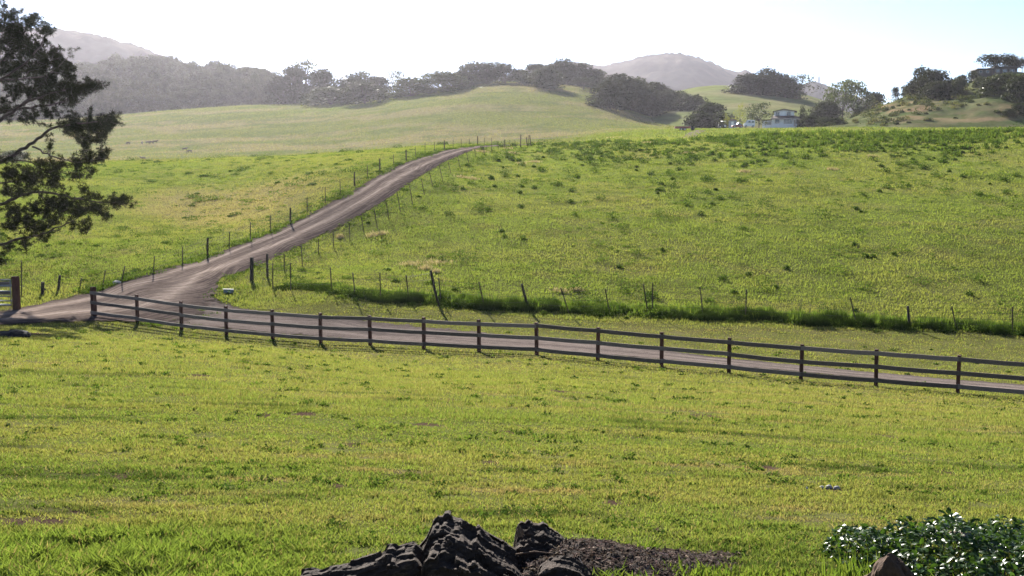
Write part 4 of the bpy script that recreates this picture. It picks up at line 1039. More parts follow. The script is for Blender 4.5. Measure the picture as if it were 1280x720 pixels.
for a, b in ((1244, 1248), (1252, 1257), (1261, 1266)): window(X(a), X(b), -.8, Zz(90.5), Zz(87), hh, 2)
pu = at(1278.6, 90, 420); pu[2] = float(H_knoll(pu[0], pu[1])[0]); zt = at(1278.6, 80.5, 420)[2] - pu[2]
um = tag(empty("patio_umbrella", pu), "flat patio umbrella on a thin pole right of the hilltop house", "umbrella")
MB().tube([(0, 0, -.3), (0, 0, zt)], .06, 6).build("pole", M_steel, um)
mb = MB(); n = 10
mb.add([(0, 0, zt + .25)] + [(1.5 * math.cos(6.283 * i / n), 1.5 * math.sin(6.283 * i / n), zt - .25) for i in range(n)] + [(1.5 * math.cos(6.283 * i / n), 1.5 * math.sin(6.283 * i / n), zt - .4) for i in range(n)],
       [(0, 1 + i, 1 + (i + 1) % n) for i in range(n)] + [(1 + i, 11 + i, 11 + (i + 1) % n, 1 + (i + 1) % n) for i in range(n)])
mb.build("canopy", M_dkroof, um)
pp = at(1143, 108, 424); pp[2] = float(H_knoll(pp[0], pp[1])[0]); zt = at(1143, 84.5, 424)[2] - pp[2]
ut = tag(empty("utility_pole", pp), "thin pole with a short crossarm sticking up behind the knoll's big oak", "pole")
MB().tube([(0, 0, -.5), (0, 0, zt)], [.13, .09], 7).build("pole_shaft", M_oldpost, ut)
MB().beam((-.7, 0, zt - .5), (.7, 0, zt - .5), .1, .1).build("crossarm", M_oldpost, ut)
# ------------------------------------------------------------------ vehicles beside the house
M_tyre = solid("tyre", (.02, .02, .02), .9, 0, .1, 9)
M_red = solid("dull_red_paint", (.22, .055, .05), .45, .1, .2, 3)
M_vwhite = solid("white_vehicle_paint", (.78, .80, .84), .35, 0, .05, 3)
M_dark = solid("dark_metal", (.03, .03, .032), .6, .3, .3, 5)
M_chrome = solid("hub", (.4, .4, .4), .4, .8, .1, 9)
def wheel(parent, x, y, r, w=.2):
    t = MB(); t.tube([(x, y, r), (x, y + w, r)], r, 14).build("wheel", M_tyre, parent)
    o = parent.children[-1]; MB().tube([(x, y - .012, r), (x, y - .003, r)], r * .55, 10).build("hub", M_chrome, o)
vp = frameat(936.5, 160, 352); van = tag(empty("box_van", vp, R(-4)), "white box-shaped van with dark windows parked between the young tree and the leafy tree", "van")
lift = at(936.5, 159, 352)[2] - vp[2]; van.location.z += max(0, lift - .1)
mb = MB(); mb.prism([(-1.75,.4),(1.75,.4),(1.75,2.15),(1.5,2.35),(-.7,2.35),(-1.25,1.45),(-1.7,1.25)], -.5, .5); mb.build("body", M_vwhite, van, .03)
MB().box(-.45, .35, -.93, -.903, 1.45, 2.05).build("side_window", M_glass, van)
MB().box(.6, 1.45, -.93, -.903, 1.45, 2.05).build("side_window", M_glass, van)
mb = MB(); mb.add([(-1.245,-.75,1.5),(-1.245,.75,1.5),(-.76,.75,2.28),(-.76,-.75,2.28),(-1.275,-.75,1.515),(-1.275,.75,1.515),(-.79,.75,2.295),(-.79,-.75,2.295)],[(0,1,2,3),(7,6,5,4),(0,4,5,1),(1,5,6,2),(2,6,7,3),(3,7,4,0)]); mb.build("windscreen", M_glass, van)
for x in (-1.1, 1.1): wheel(van, x, -.95, .34); wheel(van, x, .75, .34)
MB().box(-1.82, -1.7, -.85, .85, .42, .62).build("bumper", M_dark, van)
cp = frameat(922, 160.2, 346); car = tag(empty("car", cp, R(3)), "dull red car with a pale raised bonnet parked left of the white van", "car"); car.location.z += max(0, at(922, 160, 346)[2] - cp[2])
mb = MB(); mb.prism([(-1.9,.35),(1.5,.35),(1.55,.85),(1.3,.95),(-.3,.98),(-1.8,.72)], -.8, .8); mb.build("body", M_red, car, .04)
mb = MB(); mb.prism([(-.2,.98),(1.25,.96),(.95,1.42),(.25,1.45)], -.7, .7); mb.build("cabin", M_glass, car, .03)
mb = MB(); mb.prism([(-1.35,.92),(-.12,1.05),(.28,1.62),(.2,1.68),(-.25,1.25),(-1.35,1.0)], -.72, .72); mb.build("bonnet", M_vwhite, car)
for x in (-1.15, 1.0): wheel(car, x, -.84, .32); wheel(car, x, .64, .32)
tp = frameat(903, 160.2, 344); tr = tag(empty("tractor", tp, R(10)), "small dark tractor with a white canopy at the edge of the dark grove", "tractor"); tr.location.z += max(0, at(903, 160, 344)[2] - tp[2])
mb = MB(); mb.prism([(-1.3,.55),(.6,.5),(.8,1.1),(.3,1.2),(-.2,1.15),(-1.25,1.1)], -.35, .35); mb.build("body", M_dark, tr, .03)
for x in (-.1, .85):
    for y in (-.5, .5): MB().tube([(x, y, .9), (x, y, 2.05)], .035, 6).build("canopy_post", M_dark, tr)
mb = MB(); mb.box(-.3, 1.0, -.65, .65, 2.05, 2.16); mb.build("canopy", M_vwhite, tr, .03)
wheel(tr, .6, -.75, .62, .3); wheel(tr, .6, .45, .62, .3); wheel(tr, -.95, -.6, .36, .2); wheel(tr, -.95, .4, .36, .2)
sp = frameat(915.5, 159.8, 368); sh = tag(empty("shed", sp, R(-13)), "grey-blue garden shed with a dull pink roof behind the red car", "shed"); sh.location.z += max(0, at(915.5, 159, 368)[2] - sp[2])
mb = MB(); mb.box(-1.25, 1.25, 0, 2.6, -1, 2.2); mb.build("wall", solid("shed_paint", (.30, .32, .40), .7, 0, .1, 2), sh)
mb = MB(); mb.prism([(-1.5, 2.2), (1.5, 2.2), (1.5, 2.32), (0, 2.75), (-1.5, 2.32)], -.3, 2.9); mb.build("roof", solid("shed_roof", (.24, .16, .15), .8, 0, .2, 2), sh)
MB().box(-.4, .4, -.04, -.004, 0, 1.85).build("door", M_white, sh)
# rusty flat trailer on the track
rp = frameat(855, 165, 262); rt = tag(empty("flatbed_trailer", rp, R(-3)), "rusty red-brown flatbed trailer parked beside the track at the foot of the grove", "trailer"); rt.location.z += max(0, at(855, 164.6, 262)[2] - rp[2])
MB().box(-2.2, 1.5, -.9, .9, .55, .68).build("deck", M_red, rt)
for y in (-.93, .90): MB().box(-2.2, 1.5, y, y + .03, .55, 1.0).build("side_board", M_red, rt)
MB().box(-2.235, -2.205, -.9, .9, .55, 1.0).build("end_board", M_red, rt)
MB().beam((1.5, 0, .6), (2.6, 0, .5), .1, .1).build("drawbar", M_dark, rt)
for x in (-.7, .1): wheel(rt, x, -1.12, .32, .17); wheel(rt, x, .95, .32, .17)
dp = frameat(865.6, 165, 262); dm = tag(empty("barrel", dp), "dark barrel standing just right of the rusty trailer", "barrel"); dm.location.z += max(0, at(865.6, 165, 262)[2] - dp[2])
MB().tube([(0,0,0),(0,0,.05),(0,0,.4),(0,0,.45),(0,0,.5),(0,0,.95),(0,0,1.0)], [.42,.45,.45,.48,.45,.45,.42], 14).build("drum", M_dark, dm, 0, True)
MB().tube([(0,0,1.0),(0,0,1.03)], .44, 14).build("lid", M_dark, dm)
# pale farm track running over the crest, and the thin track to the grove
def track(name, path, wd, mat):
    P_ = np.array([(lambda p: (p[0], p[1]))(frameat(px, py, Y)) for px, py, Y in path]); t = np.linspace(0, len(P_) - 1, 60)
    q = np.column_stack([np.interp(t, range(len(P_)), P_[:, i]) for i in (0, 1)]); d = np.gradient(q, axis=0); d /= np.linalg.norm(d, axis=1)[:, None]; nn = np.column_stack([-d[:, 1], d[:, 0]])
    s = np.linspace(-.5, .5, 6); XY = q[:, None, :] + nn[:, None, :] * (s[None, :, None] * wd)
    x, y = XY[..., 0].ravel(), XY[..., 1].ravel(); z = ground(x, y) + .10
    i = np.arange(59 * 6).reshape(59, 6)[:, :-1].ravel()
    return tag(np_mesh(name, np.column_stack([x, y, z]), [np.column_stack([i, i + 1, i + 7, i + 6])], mat, None, None, True), kind="structure")
M_track = solid("track_dirt", (.16, .13, .118), .95, 0, .25, 1.5, 0, 0.)
track("farm_track", [(853,176,176),(860,172,205),(868,168,235),(877,165.2,265)], 2.6, M_track)
track("farm_path", [(640,176,330),(700,172.5,315),(745,169,300),(790,166.8,290),(845,165.2,270)], 1.6, M_track)
# ------------------------------------------------------------------ pylon on the far mountain shoulder
pb = at(1023, 124, 2330); pb[2] = float(H_mtn(pb[0], pb[1])[0]); ph = at(1023, 95.5, 2330)[2] - pb[2]
py_ = tag(empty("pylon", pb), "faint lattice power pylon on the hazy skyline right of the hill clump", "pylon")
def wid(t): return 5.2 * (1 - t) ** 1.15 + .9
M_pyl = solid("pylon_steel", (.12, .12, .13), .6, .4, .1, 1)
lv = [0, .2, .38, .54, .68, .8, .9, 1.0]
mb = MB()
for sx in (-1, 1):
    for sy in (-1, 1):
        for a, b in zip(lv, lv[1:]): mb.beam((sx*wid(a)/2, sy*wid(a)/2, a*ph), (sx*wid(b)/2, sy*wid(b)/2, b*ph), .55, .55, (1, .3, 0))
for a, b in zip(lv, lv[1:]):
    for s in (-1, 1):
        mb.beam((-wid(a)/2, s*wid(a)/2, a*ph), (wid(b)/2, s*wid(b)/2, b*ph), .32, .32, (0, 1, 0)); mb.beam((wid(a)/2, s*wid(a)/2, a*ph), (-wid(b)/2, s*wid(b)/2, b*ph), .32, .32, (0, 1, 0))
mb.build("lattice_mast", M_pyl, py_)
for t, L_ in ((.70, 5.5), (.82, 4.6), (.93, 3.6)):
    mb = MB(); mb.beam((-L_, 0, t*ph), (L_, 0, t*ph), .5, .5); mb.beam((-L_, 0, t*ph), (0, 0, t*ph + 1.6), .28, .28, (0, 1, 0)); mb.beam((L_, 0, t*ph), (0, 0, t*ph + 1.6), .28, .28, (0, 1, 0)); mb.build("crossarm", M_pyl, py_)
# ------------------------------------------------------------------ cattle
M_cow = solid("dark_hide", (.045, .035, .032), .8, 0, .3, 2)
def skin(name, verts, edges, radii, mat, root=0):
    me = bpy.data.meshes.new(name); me.from_pydata(verts, edges, []); o = link(bpy.data.objects.new(name, me))
    o.modifiers.new("s", 'SKIN')
    for i, r in enumerate(radii): me.skin_vertices[0].data[i].radius = (r, r) if np.isscalar(r) else r; me.skin_vertices[0].data[i].use_root = (i == root)
    sb = o.modifiers.new("u", 'SUBSURF'); sb.levels = 2; sb.render_levels = 2
    dg = bpy.context.evaluated_depsgraph_get(); m2 = bpy.data.meshes.new_from_object(o.evaluated_get(dg))
    bpy.data.objects.remove(o); m2.materials.clear(); m2.materials.append(mat)
    m2.polygons.foreach_set("use_smooth", [True] * len(m2.polygons)); return m2
def cow_mesh(graze, lying=False):
    g = graze; dz = -.72 if lying else 0
    V = [(-.75,0,1.08),(-.35,0,1.02),(.2,0,1.0),(.62,0,1.1)]; Rr = [.27,.34,.35,.27]; E = [(0,1),(1,2),(2,3)]
    def add(v, r, j): V.append(v); Rr.append(r); E.append((j, len(V)-1)); return len(V)-1
    n1 = add((.92,0,1.08 if g else 1.32), .17, 3); n2 = add((1.12,0,.72 if g else 1.46), .13, n1); n3 = add((1.24,0,.30 if g else 1.40), .13, n2); add((1.40,0,.10 if g else 1.28), .085, n3)
    add((1.10,.20,.64 if g else 1.50), .04, n2); add((1.10,-.20,.64 if g else 1.50), .04, n2)
    for s in (-1, 1):
        a = add((.58,s*.17,.78), .14, 3); b = add((.60,s*.17,.42), .07, a); c = add((.57,s*.17,.12), .05, b); add((.60,s*.17,.03), .06, c)
        a = add((-.72,s*.18,.85), .17, 0); b = add((-.62,s*.18,.55), .10, a); c = add((-.80,s*.18,.38), .065, b); d = add((-.76,s*.18,.10), .05, c); add((-.72,s*.18,.03), .06, d)
    t = add((-1.04,0,1.12), .05, 0); t = add((-1.10,0,.7), .03, t); add((-1.08,0,.45), .05, t)
    if lying:
        V = [(x, y * (1.6 if z < .7 else 1.1), max(.06, (z - .62) if z > .7 else .08 + .05 * z)) for x, y, z in V]
    return skin("body", V, E, Rr, M_cow)
c_g, c_s, c_l = cow_mesh(True), cow_mesh(False), cow_mesh(False, True)
for px, py, ang, me, lab in ((160.4,181.4,160,c_g,"dark grazing cow at the left of the upper row on the far slope"),(177.5,181.2,95,c_s,"dark cow seen end-on in the upper row on the far slope"),
      (185,180.6,20,c_s,"left cow of the close pair in the upper row on the far slope"),(189.3,180.4,170,c_g,"right cow of the close pair in the upper row on the far slope"),(194.2,179.6,15,c_s,"rightmost cow of the upper row on the far slope"),
      (231,189.2,10,c_s,"left cow of the two standing together on the slope above the green pasture"),(237,191.8,165,c_g,"right grazing cow of the two together on the slope above the green pasture"),
      (106.6,191.8,0,c_s,"cow standing alone just past the tips of the pine branches"),(178.6,199,170,c_l,"cow lying in the grass near the edge of the green pasture")):
    p = cast(px, py, ground, 150, 640)
    o = link(bpy.data.objects.new("cow", me)); o.location = p + np.array([0, 0, .1]); o.rotation_euler[2] = R(ang); s = .8; o.scale = (s, s, s)
    tag(o, lab, "cow", "cattle grazing on the far slope")
# ------------------------------------------------------------------ big pine reaching in from the left
M_pine = leafmat("pine_needle", (.019, .022, .012), .06, .0, (1.1, 1.1, .6), .35, .8)
M_pbark = solid("pine_bark", (.045, .036, .032), .95, 0, .4, 5, .8, .2)
PY = 55.0
pt = at(-105, 372, PY); pt[2] = g1(pt[0], pt[1])
pine = tag(empty("pine_tree", pt), "big dark pine with bare crooked boughs and clumped needles at the left edge", "tree")
org = np.array(pine.location)
Pp = lambda px, py, dy=0.: at(px, py, PY + dy) * np.array([1, 1, 1]) - org
trunk = [Pp(-105,385), Pp(-103,300), Pp(-98,200), Pp(-92,100), Pp(-88,10), Pp(-86,-70), Pp(-84,-130)]
MB().tube(trunk, [.5, .42, .36, .3, .22, .14, .06], 12).build("trunk", M_pbark, pine, 0, True)
BR = [([(-95,215,0),(-40,182,-.6),(0,150,-1.0),(28,131,-1.2),(55,100,-1.3),(78,78,-1.3)], .13),
      ([(28,131,-1.2),(60,118,-1.6),(90,110,-1.9)], .06),
      ([(-94,190,0),(-40,150,1),(0,141,1.3),(30,135,1.4),(62,131,1.5),(90,122,1.4),(114,108,1.3)], .10),
      ([(-96,250,0),(-40,215,-1),(0,202,-1.5),(22,190,-1.7),(42,178,-1.9),(62,163,-2.0),(78,157,-2.1),(108,153,-2.1),(138,153,-2.2)], .13),
      ([(42,184,-1.9),(60,192,-2.2),(78,199,-2.4),(104,203,-2.5),(128,196,-2.6)], .05),
      ([(15,198,-1.6),(40,204,-1.4),(62,216,-1.2)], .04),
      ([(-96,290,0),(-40,268,.6),(0,256,.8),(22,246,.9),(48,240,1),(76,244,1),(104,250,1),(134,254,1),(152,254,1)], .11),
      ([(48,240,1),(60,255,1.2),(75,262,1.2)], .04),
      ([(-97,330,0),(-40,312,-.8),(0,306,-1),(28,297,-1.2),(52,292,-1.3),(74,284,-1.4),(92,276,-1.5)], .10),
      ([(-92,120,0),(-40,92,.4),(0,80,.8),(20,52,1),(36,30,1.1)], .11),
      ([(-90,60,0),(-40,40,-.4),(-5,30,-.6),(6,12,-.6)], .09),
      ([(-92,140,0),(-40,118,-2),(0,100,-2.4),(40,72,-2.6),(58,42,-2.6)], .10),
      ([(0,100,-2.4),(30,98,-2.2),(66,92,-2.0),(88,88,-2)], .05),
      ([(-96,235,0),(-50,232,2),(0,228,2.6),(40,222,2.9),(70,212,3)], .08)]
tips = []
for pts, r in BR:
    q = [Pp(*p) for p in pts]
    # smooth, slightly crooked
    Q = []
    for i in range(len(q) - 1):
        for t in np.linspace(0, 1, 5)[:-1]:
            p0 = q[max(i - 1, 0)]; p1 = q[i]; p2 = q[i + 1]; p3 = q[min(i + 2, len(q) - 1)]
            Q.append(.5 * (2*p1 + (-p0+p2)*t + (2*p0-5*p1+4*p2-p3)*t*t + (-p0+3*p1-3*p2+p3)*t**3) + RNG.normal(0, .03, 3))
    Q.append(q[-1])
    n = len(Q); rr = [r * (1 - .8 * i / (n - 1)) for i in range(n)]
    MB().tube(Q, rr, 8).build("branch", M_pbark, pine, 0, True)
    tips.append((Q, r))
TW = MB(); TC = []
def twig(a, b, r=.018):
    m_ = (a + b) / 2 + RNG.normal(0, .06, 3); TW.tube([a, m_, b], [r, r * .7, r * .35], 4, False)
# side shoots along the outer part of every bough, needle clumps along the shoots
def off_frame(p):
    w = p + org; return (w[0] / w[1]) < -.497
for Q, r in tips:
    n = len(Q)
    for i in range(3, n):
        if off_frame(Q[i]) and RNG.random() < .35: continue
        dens = .35 + 1.5 * (i / n) ** 2
        for k in range(RNG.poisson(1.1 * dens)):
            d = RNG.normal(0, 1, 3) * np.array([.8, 1, .7]) + np.array([.5, 0, .35]); d /= np.linalg.norm(d)
            L_ = RNG.uniform(.35, 1.0); e_ = Q[i] + d * L_; twig(Q[i], e_)
            for t in np.linspace(.45, 1, int(2 + L_ * 4)): TC.append((Q[i] * (1 - t) + e_ * t + RNG.normal(0, .06, 3), RNG.uniform(.14, .26)))
    for k in range(6): TC.append((Q[-1] + RNG.normal(0, .13, 3), RNG.uniform(.18, .26)))
# dense masses where the photograph's crown closes up (pixel centre, radii, shoots)
MASS = [(4,26,7,18,16),(20,32,14,11,30),(40,26,6,8,16),(14,55,22,16,70),(40,60,16,14,30),(57,38,5,7,14),(20,88,26,16,60),(52,80,14,14,28),(68,66,7,8,12),(70,80,9,8,16),(86,85,6,6,10),(28,112,26,12,30),(60,104,18,10,26),(88,97,5,5,9),
        (78,112,14,7,22),(100,115,12,6,22),(114,109,7,6,14),(10,135,14,12,18),(50,122,20,8,18),(34,150,14,8,12),(60,142,14,7,14),(86,128,10,6,12),
        (100,160,12,8,26),(120,159,14,8,34),(136,154,7,6,18),(104,176,12,9,22),(124,172,8,8,14),(84,163,8,6,10),(90,150,8,5,8),(128,196,4,4,7),(116,200,9,6,12),(98,206,7,8,9),(95,222,6,6,7),(112,215,7,7,7),(75,206,9,8,10),
        (12,218,14,12,30),(36,222,16,12,30),(58,226,12,10,18),(70,232,8,7,8),(10,240,14,8,16),(36,236,14,7,14),
        (62,256,16,10,32),(84,258,12,10,26),(102,264,12,10,22),(120,262,10,10,18),(132,270,6,7,9),(106,284,8,8,10),(146,254,7,4,10),(40,262,14,10,24),(16,266,14,10,22),(64,276,10,8,14),(46,284,10,7,10),(118,246,7,5,6),(108,238,5,4,5),
        (12,284,14,9,20),(30,276,12,9,14),(8,312,8,7,8),(28,306,8,5,7),(52,300,7,4,5),(2,330,4,8,6)]
for cx, cy_, rx, ry, n in MASS:
    c0 = RNG.uniform(-1.6, 1.6)
    for k in range(int(n * (1.35 if cy_ < 130 else 1.15))):
        a = RNG.normal(0, .5, 2)
        p = Pp(cx + a[0] * rx, cy_ + a[1] * ry, c0 + RNG.normal(0, .7))
        d = RNG.normal(0, 1, 3) * np.array([1, 1, .6]) + np.array([.2, 0, .6]); d /= np.linalg.norm(d); e_ = p + d * RNG.uniform(.15, .45)
        twig(p - d * .15, e_, .012)
        for t in np.linspace(0, 1, 3): TC.append((p * (1 - t) + e_ * t + RNG.normal(0, .05, 3), RNG.uniform(.12, .25)))
# rest of the crown, out of view to the left: it still throws its shade
for k in range(520):
    z = RNG.uniform(0, 1); rad = 6.5 * (1 - .55 * z)
    a = RNG.uniform(0, 6.283); rr = rad * math.sqrt(RNG.uniform(.1, 1)); px0 = -150 - RNG.uniform(0, 60)
    p = Pp(-100, 300 - 400 * z) + np.array([-abs(math.cos(a)) * rr * .9 + 1.0, math.sin(a) * rr, 0])
    for t in range(4): TC.append((p + RNG.normal(0, .35, 3), RNG.uniform(.22, .36)))
TW.build("twigs", M_pbark, pine)
def needles(C, name, mat, parent, k=20, wd=.020):
    c = np.array([p for p, s in C]); s = np.array([s for p, s in C]); n = len(c)
    i = np.repeat(np.arange(n), k)
    d = RNG.normal(size=(n * k, 3)); d[:, 2] += .35; d /= np.linalg.norm(d, axis=1)[:, None]
    sd_ = np.cross(d, RNG.normal(size=(n * k, 3))); sd_ /= np.linalg.norm(sd_, axis=1)[:, None]
    b = c[i] + d * (s[i] * .08)[:, None]; t = c[i] + d * (s[i] * RNG.uniform(.6, 1.15, n * k))[:, None]
    v = np.stack([b - sd_ * wd * .35, b + sd_ * wd * .35, (b * .4 + t * .6) + sd_ * wd * .5, t, (b * .4 + t * .6) - sd_ * wd * .5], 1).reshape(-1, 3)
    return np_mesh(name, v, [np.arange(n * k * 5).reshape(-1, 5)], mat, parent)
needles(TC, "crown", M_pine, pine, 30, .017)

# ------------------------------------------------------------------ foreground: burnt stump, root, mulch, creeping shrub
def charmat(name):
    m, nt, N = nmat(name); L = nt.links.new
    tc = N("ShaderNodeTexCoord"); mp = N("ShaderNodeMapping"); mp.inputs["Scale"].default_value = (1, 5, 4); mp.inputs["Rotation"].default_value = (0, .5, 0); L(tc.outputs["Object"], mp.inputs["Vector"])
    n1 = N("ShaderNodeTexNoise", i_Scale=9.0, i_Detail=9.0, i_Roughness=.7); L(mp.outputs[0], n1.inputs["Vector"])
    n2 = N("ShaderNodeTexNoise", i_Scale=7.0, i_Detail=5.0); L(tc.outputs["Object"], n2.inputs["Vector"])
    c1 = ramp(nt, n1.outputs[0], [(.3, (.022, .015, .012)), (.5, (.055, .038, .029)), (.6, (.11, .08, .062)), (.72, (.20, .16, .13))])
    mx = N("ShaderNodeMix", data_type='RGBA'); L(ramp(nt, n2.outputs[0], [(.40, (0, 0, 0)), (.62, (1, 1, 1))]), mx.inputs[0]); mx.inputs[6].default_value = (.050, .036, .029, 1); L(c1, mx.inputs[7])
    p = N("ShaderNodeBsdfPrincipled", i_Roughness=.85); p.inputs["Specular IOR Level"].default_value = .12; L(mx.outputs[2], p.inputs["Base Color"])
    bn = N("ShaderNodeBump", i_Strength=1.0, i_Distance=.03); L(n1.outputs[0], bn.inputs["Height"]); L(bn.outputs[0], p.inputs["Normal"])
    o = N("ShaderNodeOutputMaterial"); L(p.outputs[0], o.inputs[0]); return m
M_char = charmat("charred_wood")
M_split = solid("split_wood", (.16, .10, .065), .85, 0, .4, 20, .6, .3, (1, 5, 5))
FYs = 6.7; mpp = FYs / F
def stump(name, outline, Y, depth, label, seed, foot=760, nk=9, peak=.55, front=.55, jag=.028, nx=120, mat=None):
    """rotten stump: the wood has parted into layers standing one behind the other; the outline is their broken upper edge"""
    rg = np.random.default_rng(seed)
    ox = np.array([p[0] for p in outline], float); s = Y / F; c_ = (ox[0] + ox[-1]) / 2
    p0 = at(c_, foot, Y); p0[2] = g1(p0[0], p0[1])
    px = np.linspace(ox[0], ox[-1], nx); x = (px - c_) * s
    zt = np.array([at(a_, b_, Y + (peak - .5) * depth)[2] for a_, b_ in outline]) - p0[2]
    rows = []; prev = np.full(nx, -.12); endk = np.clip(np.minimum(np.arange(nx), np.arange(nx)[::-1]) / 5.0, 0, 1)
    for k in range(nk):
        t = k / (nk - 1)
        f = front + (1 - front) * (t / peak) ** .8 if t <= peak else 1 - (1 - .25) * ((t - peak) / (1 - peak)) ** 1.5
        sh = rg.normal(0, .018) if t < peak else 0
        top = np.interp(x + sh, (ox - c_) * s, zt) * f
        L = rg.uniform(.09, .28); ph = rg.uniform(0, 9)
        stepn = vnoise(np.floor((x + ph) / L) * 3.7 + seed, np.full(nx, k * 5.1), seed) - .5            # broken ends
        fine = vnoise((x + ph) / .012, np.full(nx, k * 2.3), seed + 3) - .5
        top = top + (stepn * jag * 2.2 + fine * jag * .3) * endk
        top = np.where(endk < .3, np.minimum(top, prev), top)
        yk = (t - .5) * depth + (fbm(x * 5 + k * 3, x * 0 + k, seed + 4, 2) - .5) * .06
        lo = prev
        for j, e in enumerate((0, .15, .4, .7, .92, 1.0)):
            z = lo + (top - lo) * e
            groove = (fbm(x * 7 + z * 4, z * 46 - x * 16, seed + 9 + k, 4) - .5)
            rows.append((x + fine * .004, yk + groove * .055 + e * .02 * (1 if t < peak else -1), z))
        tread = top - .006 + (fbm(x * 6, x * 0 + k * 1.7, seed + 12, 3) - .5) * .02
        rows.append((x, yk + depth / nk * .5, tread)); prev = tread - (.0 if t < peak else .01)
    rows.append((x, np.full(nx, depth * .56), np.full(nx, -.12)))
    v = np.stack([np.column_stack(r) for r in rows]).reshape(-1, 3); m_ = len(rows)
    i = np.arange((m_ - 1) * nx).reshape(m_ - 1, nx)[:, :-1].ravel()
    o = np_mesh(name, v, [np.column_stack([i, i + 1, i + 1 + nx, i + nx])], mat or M_char, None, None, False)
    o.location = p0; return tag(o, label, "stump")
stump("tree_stump", [(500,722),(507,706),(514,690),(521,682),(528,673),(533,662),(537,652),(542,647.5),(549,648),(552,643.5),(557,643),(564,647),(573,649),(582,654),(590,659),(598,656.5),(602,662),(612,669),(624,675),(636,682),(646,690),(654,700),(660,722)], 6.7, .80,
      "big charred jagged tree stump, the tallest of the burnt pieces at the bottom edge", 5, 760, 15, .82, .74, .024)
stump("tree_stump", [(638,706),(643,668),(646,655),(651,650),(656,652),(660,648),(667,653),(674,654.5),(680,653),(686,656),(694,660),(701,664),(708,671),(716,684),(722,704)], 7.15, .5, "smaller split blackened stump right of the big charred one", 9, 750, 11, .8, .7, .026)
stump("tree_stump", [(668,726),(674,705),(684,696),(698,694),(712,697),(724,702),(736,711),(748,720),(756,730)], 6.45, .34, "low dark slab of burnt wood in the mulch below the smaller stump", 13, 765, 9, .8, .72, .02)
stump("root", [(366,724),(374,711),(386,709.5),(400,711),(412,706),(428,704),(446,702),(462,697),(474,693),(483,687),(487,678),(494,677),(500,681),(512,677),(522,676),(530,684),(540,700),(546,722)], 6.55, .4,
      "long low charred root stretching left from the big stump", 17, 760, 10, .8, .7, .016)["category"] = "root"
rock("split_log_end", at(651, 667, 6.95), .022, .014, .05, M_split, "small pale orange wood splinter on the left face of the smaller stump", "wood chip", 31, 3, None, .8)
# mulch bed
mx_ = [(628,700),(650,690),(690,681),(730,676),(770,681),(800,690),(830,697),(860,704),(890,711),(915,718),(945,726)]
cxm = 770; pm = at(cxm, 745, 6.9); pm[2] = g1(pm[0], pm[1])
U, V_ = np.meshgrid(np.linspace(0, 1, 150), np.linspace(0, 1, 60)); pxs = 615 + (960 - 615) * U
tp_ = np.interp(pxs, [p[0] for p in mx_], [at(p[0], p[1], 7.1)[2] for p in mx_]) - pm[2]
xm = (pxs - cxm) * 7.0 / F; ym = (V_ - .55) * 1.5
pr = np.clip(1 - np.abs(2 * V_ - 1.1) ** 2.4, 0, 1) * np.clip(np.minimum(U, 1 - U) * 9, 0, 1)
zm = np.maximum(tp_, 0) * pr + (fbm(xm * 14, ym * 14, 55, 4) - .5) * .05 * pr - .06 * (1 - pr)
i = np.arange(59 * 150).reshape(59, 150)[:, :-1].ravel()
mu = np_mesh("mulch", np.column_stack([xm.ravel(), ym.ravel(), zm.ravel()]), [np.column_stack([i, i + 1, i + 151, i + 150])], solid("mulch_soil", (.040, .029, .024), .95, 0, .5, 30, 1.0, .1, (1, 1, 1), 60), None, None, False)
mu.location = pm; tag(mu, kind="stuff")
# loose chips and needles on the mulch
n = 9000; ii = RNG.integers(0, xm.size, n); ok = (pr.ravel()[ii] > .05); ii = ii[ok]; n = len(ii)
c = np.column_stack([xm.ravel()[ii] + RNG.normal(0, .01, n), ym.ravel()[ii] + RNG.normal(0, .01, n), zm.ravel()[ii] + .006]) + pm
a = RNG.uniform(0, 6.283, n); d = np.column_stack([np.cos(a), np.sin(a), RNG.normal(0, .25, n)]); L_ = RNG.uniform(.005, .03, n)[:, None] * RNG.uniform(.5, 1.2, n)[:, None]; w_ = RNG.uniform(.002, .006, n)[:, None]
s_ = np.column_stack([-d[:, 1], d[:, 0], RNG.normal(0, .4, n)])
v = np.stack([c - d * L_ - s_ * w_, c + d * L_ - s_ * w_, c + d * L_ + s_ * w_, c - d * L_ + s_ * w_], 1).reshape(-1, 3)
cc = np.repeat(vary(lerp(np.tile(np.array((.044, .032, .027)), (n, 1)), np.array((.20, .155, .13)), RNG.random(n) ** 3), .3), 4, axis=0)
tag(np_mesh("wood_chips", v, [np.arange(n * 4).reshape(n, 4)], leafmat("chip", None, .1), None, cc), kind="stuff")
# a dry twig on the mulch
tg = MB(); tg.tube([(0,0,0),(.12,.02,.012),(.26,.01,.0)], [.006,.005,.003], 6)
o = tg.build("twig", M_split, None, 0, True); o.location = at(645, 693, 6.8); tag(o, "dry reddish twig lying across the mulch between the two stumps", "twig")
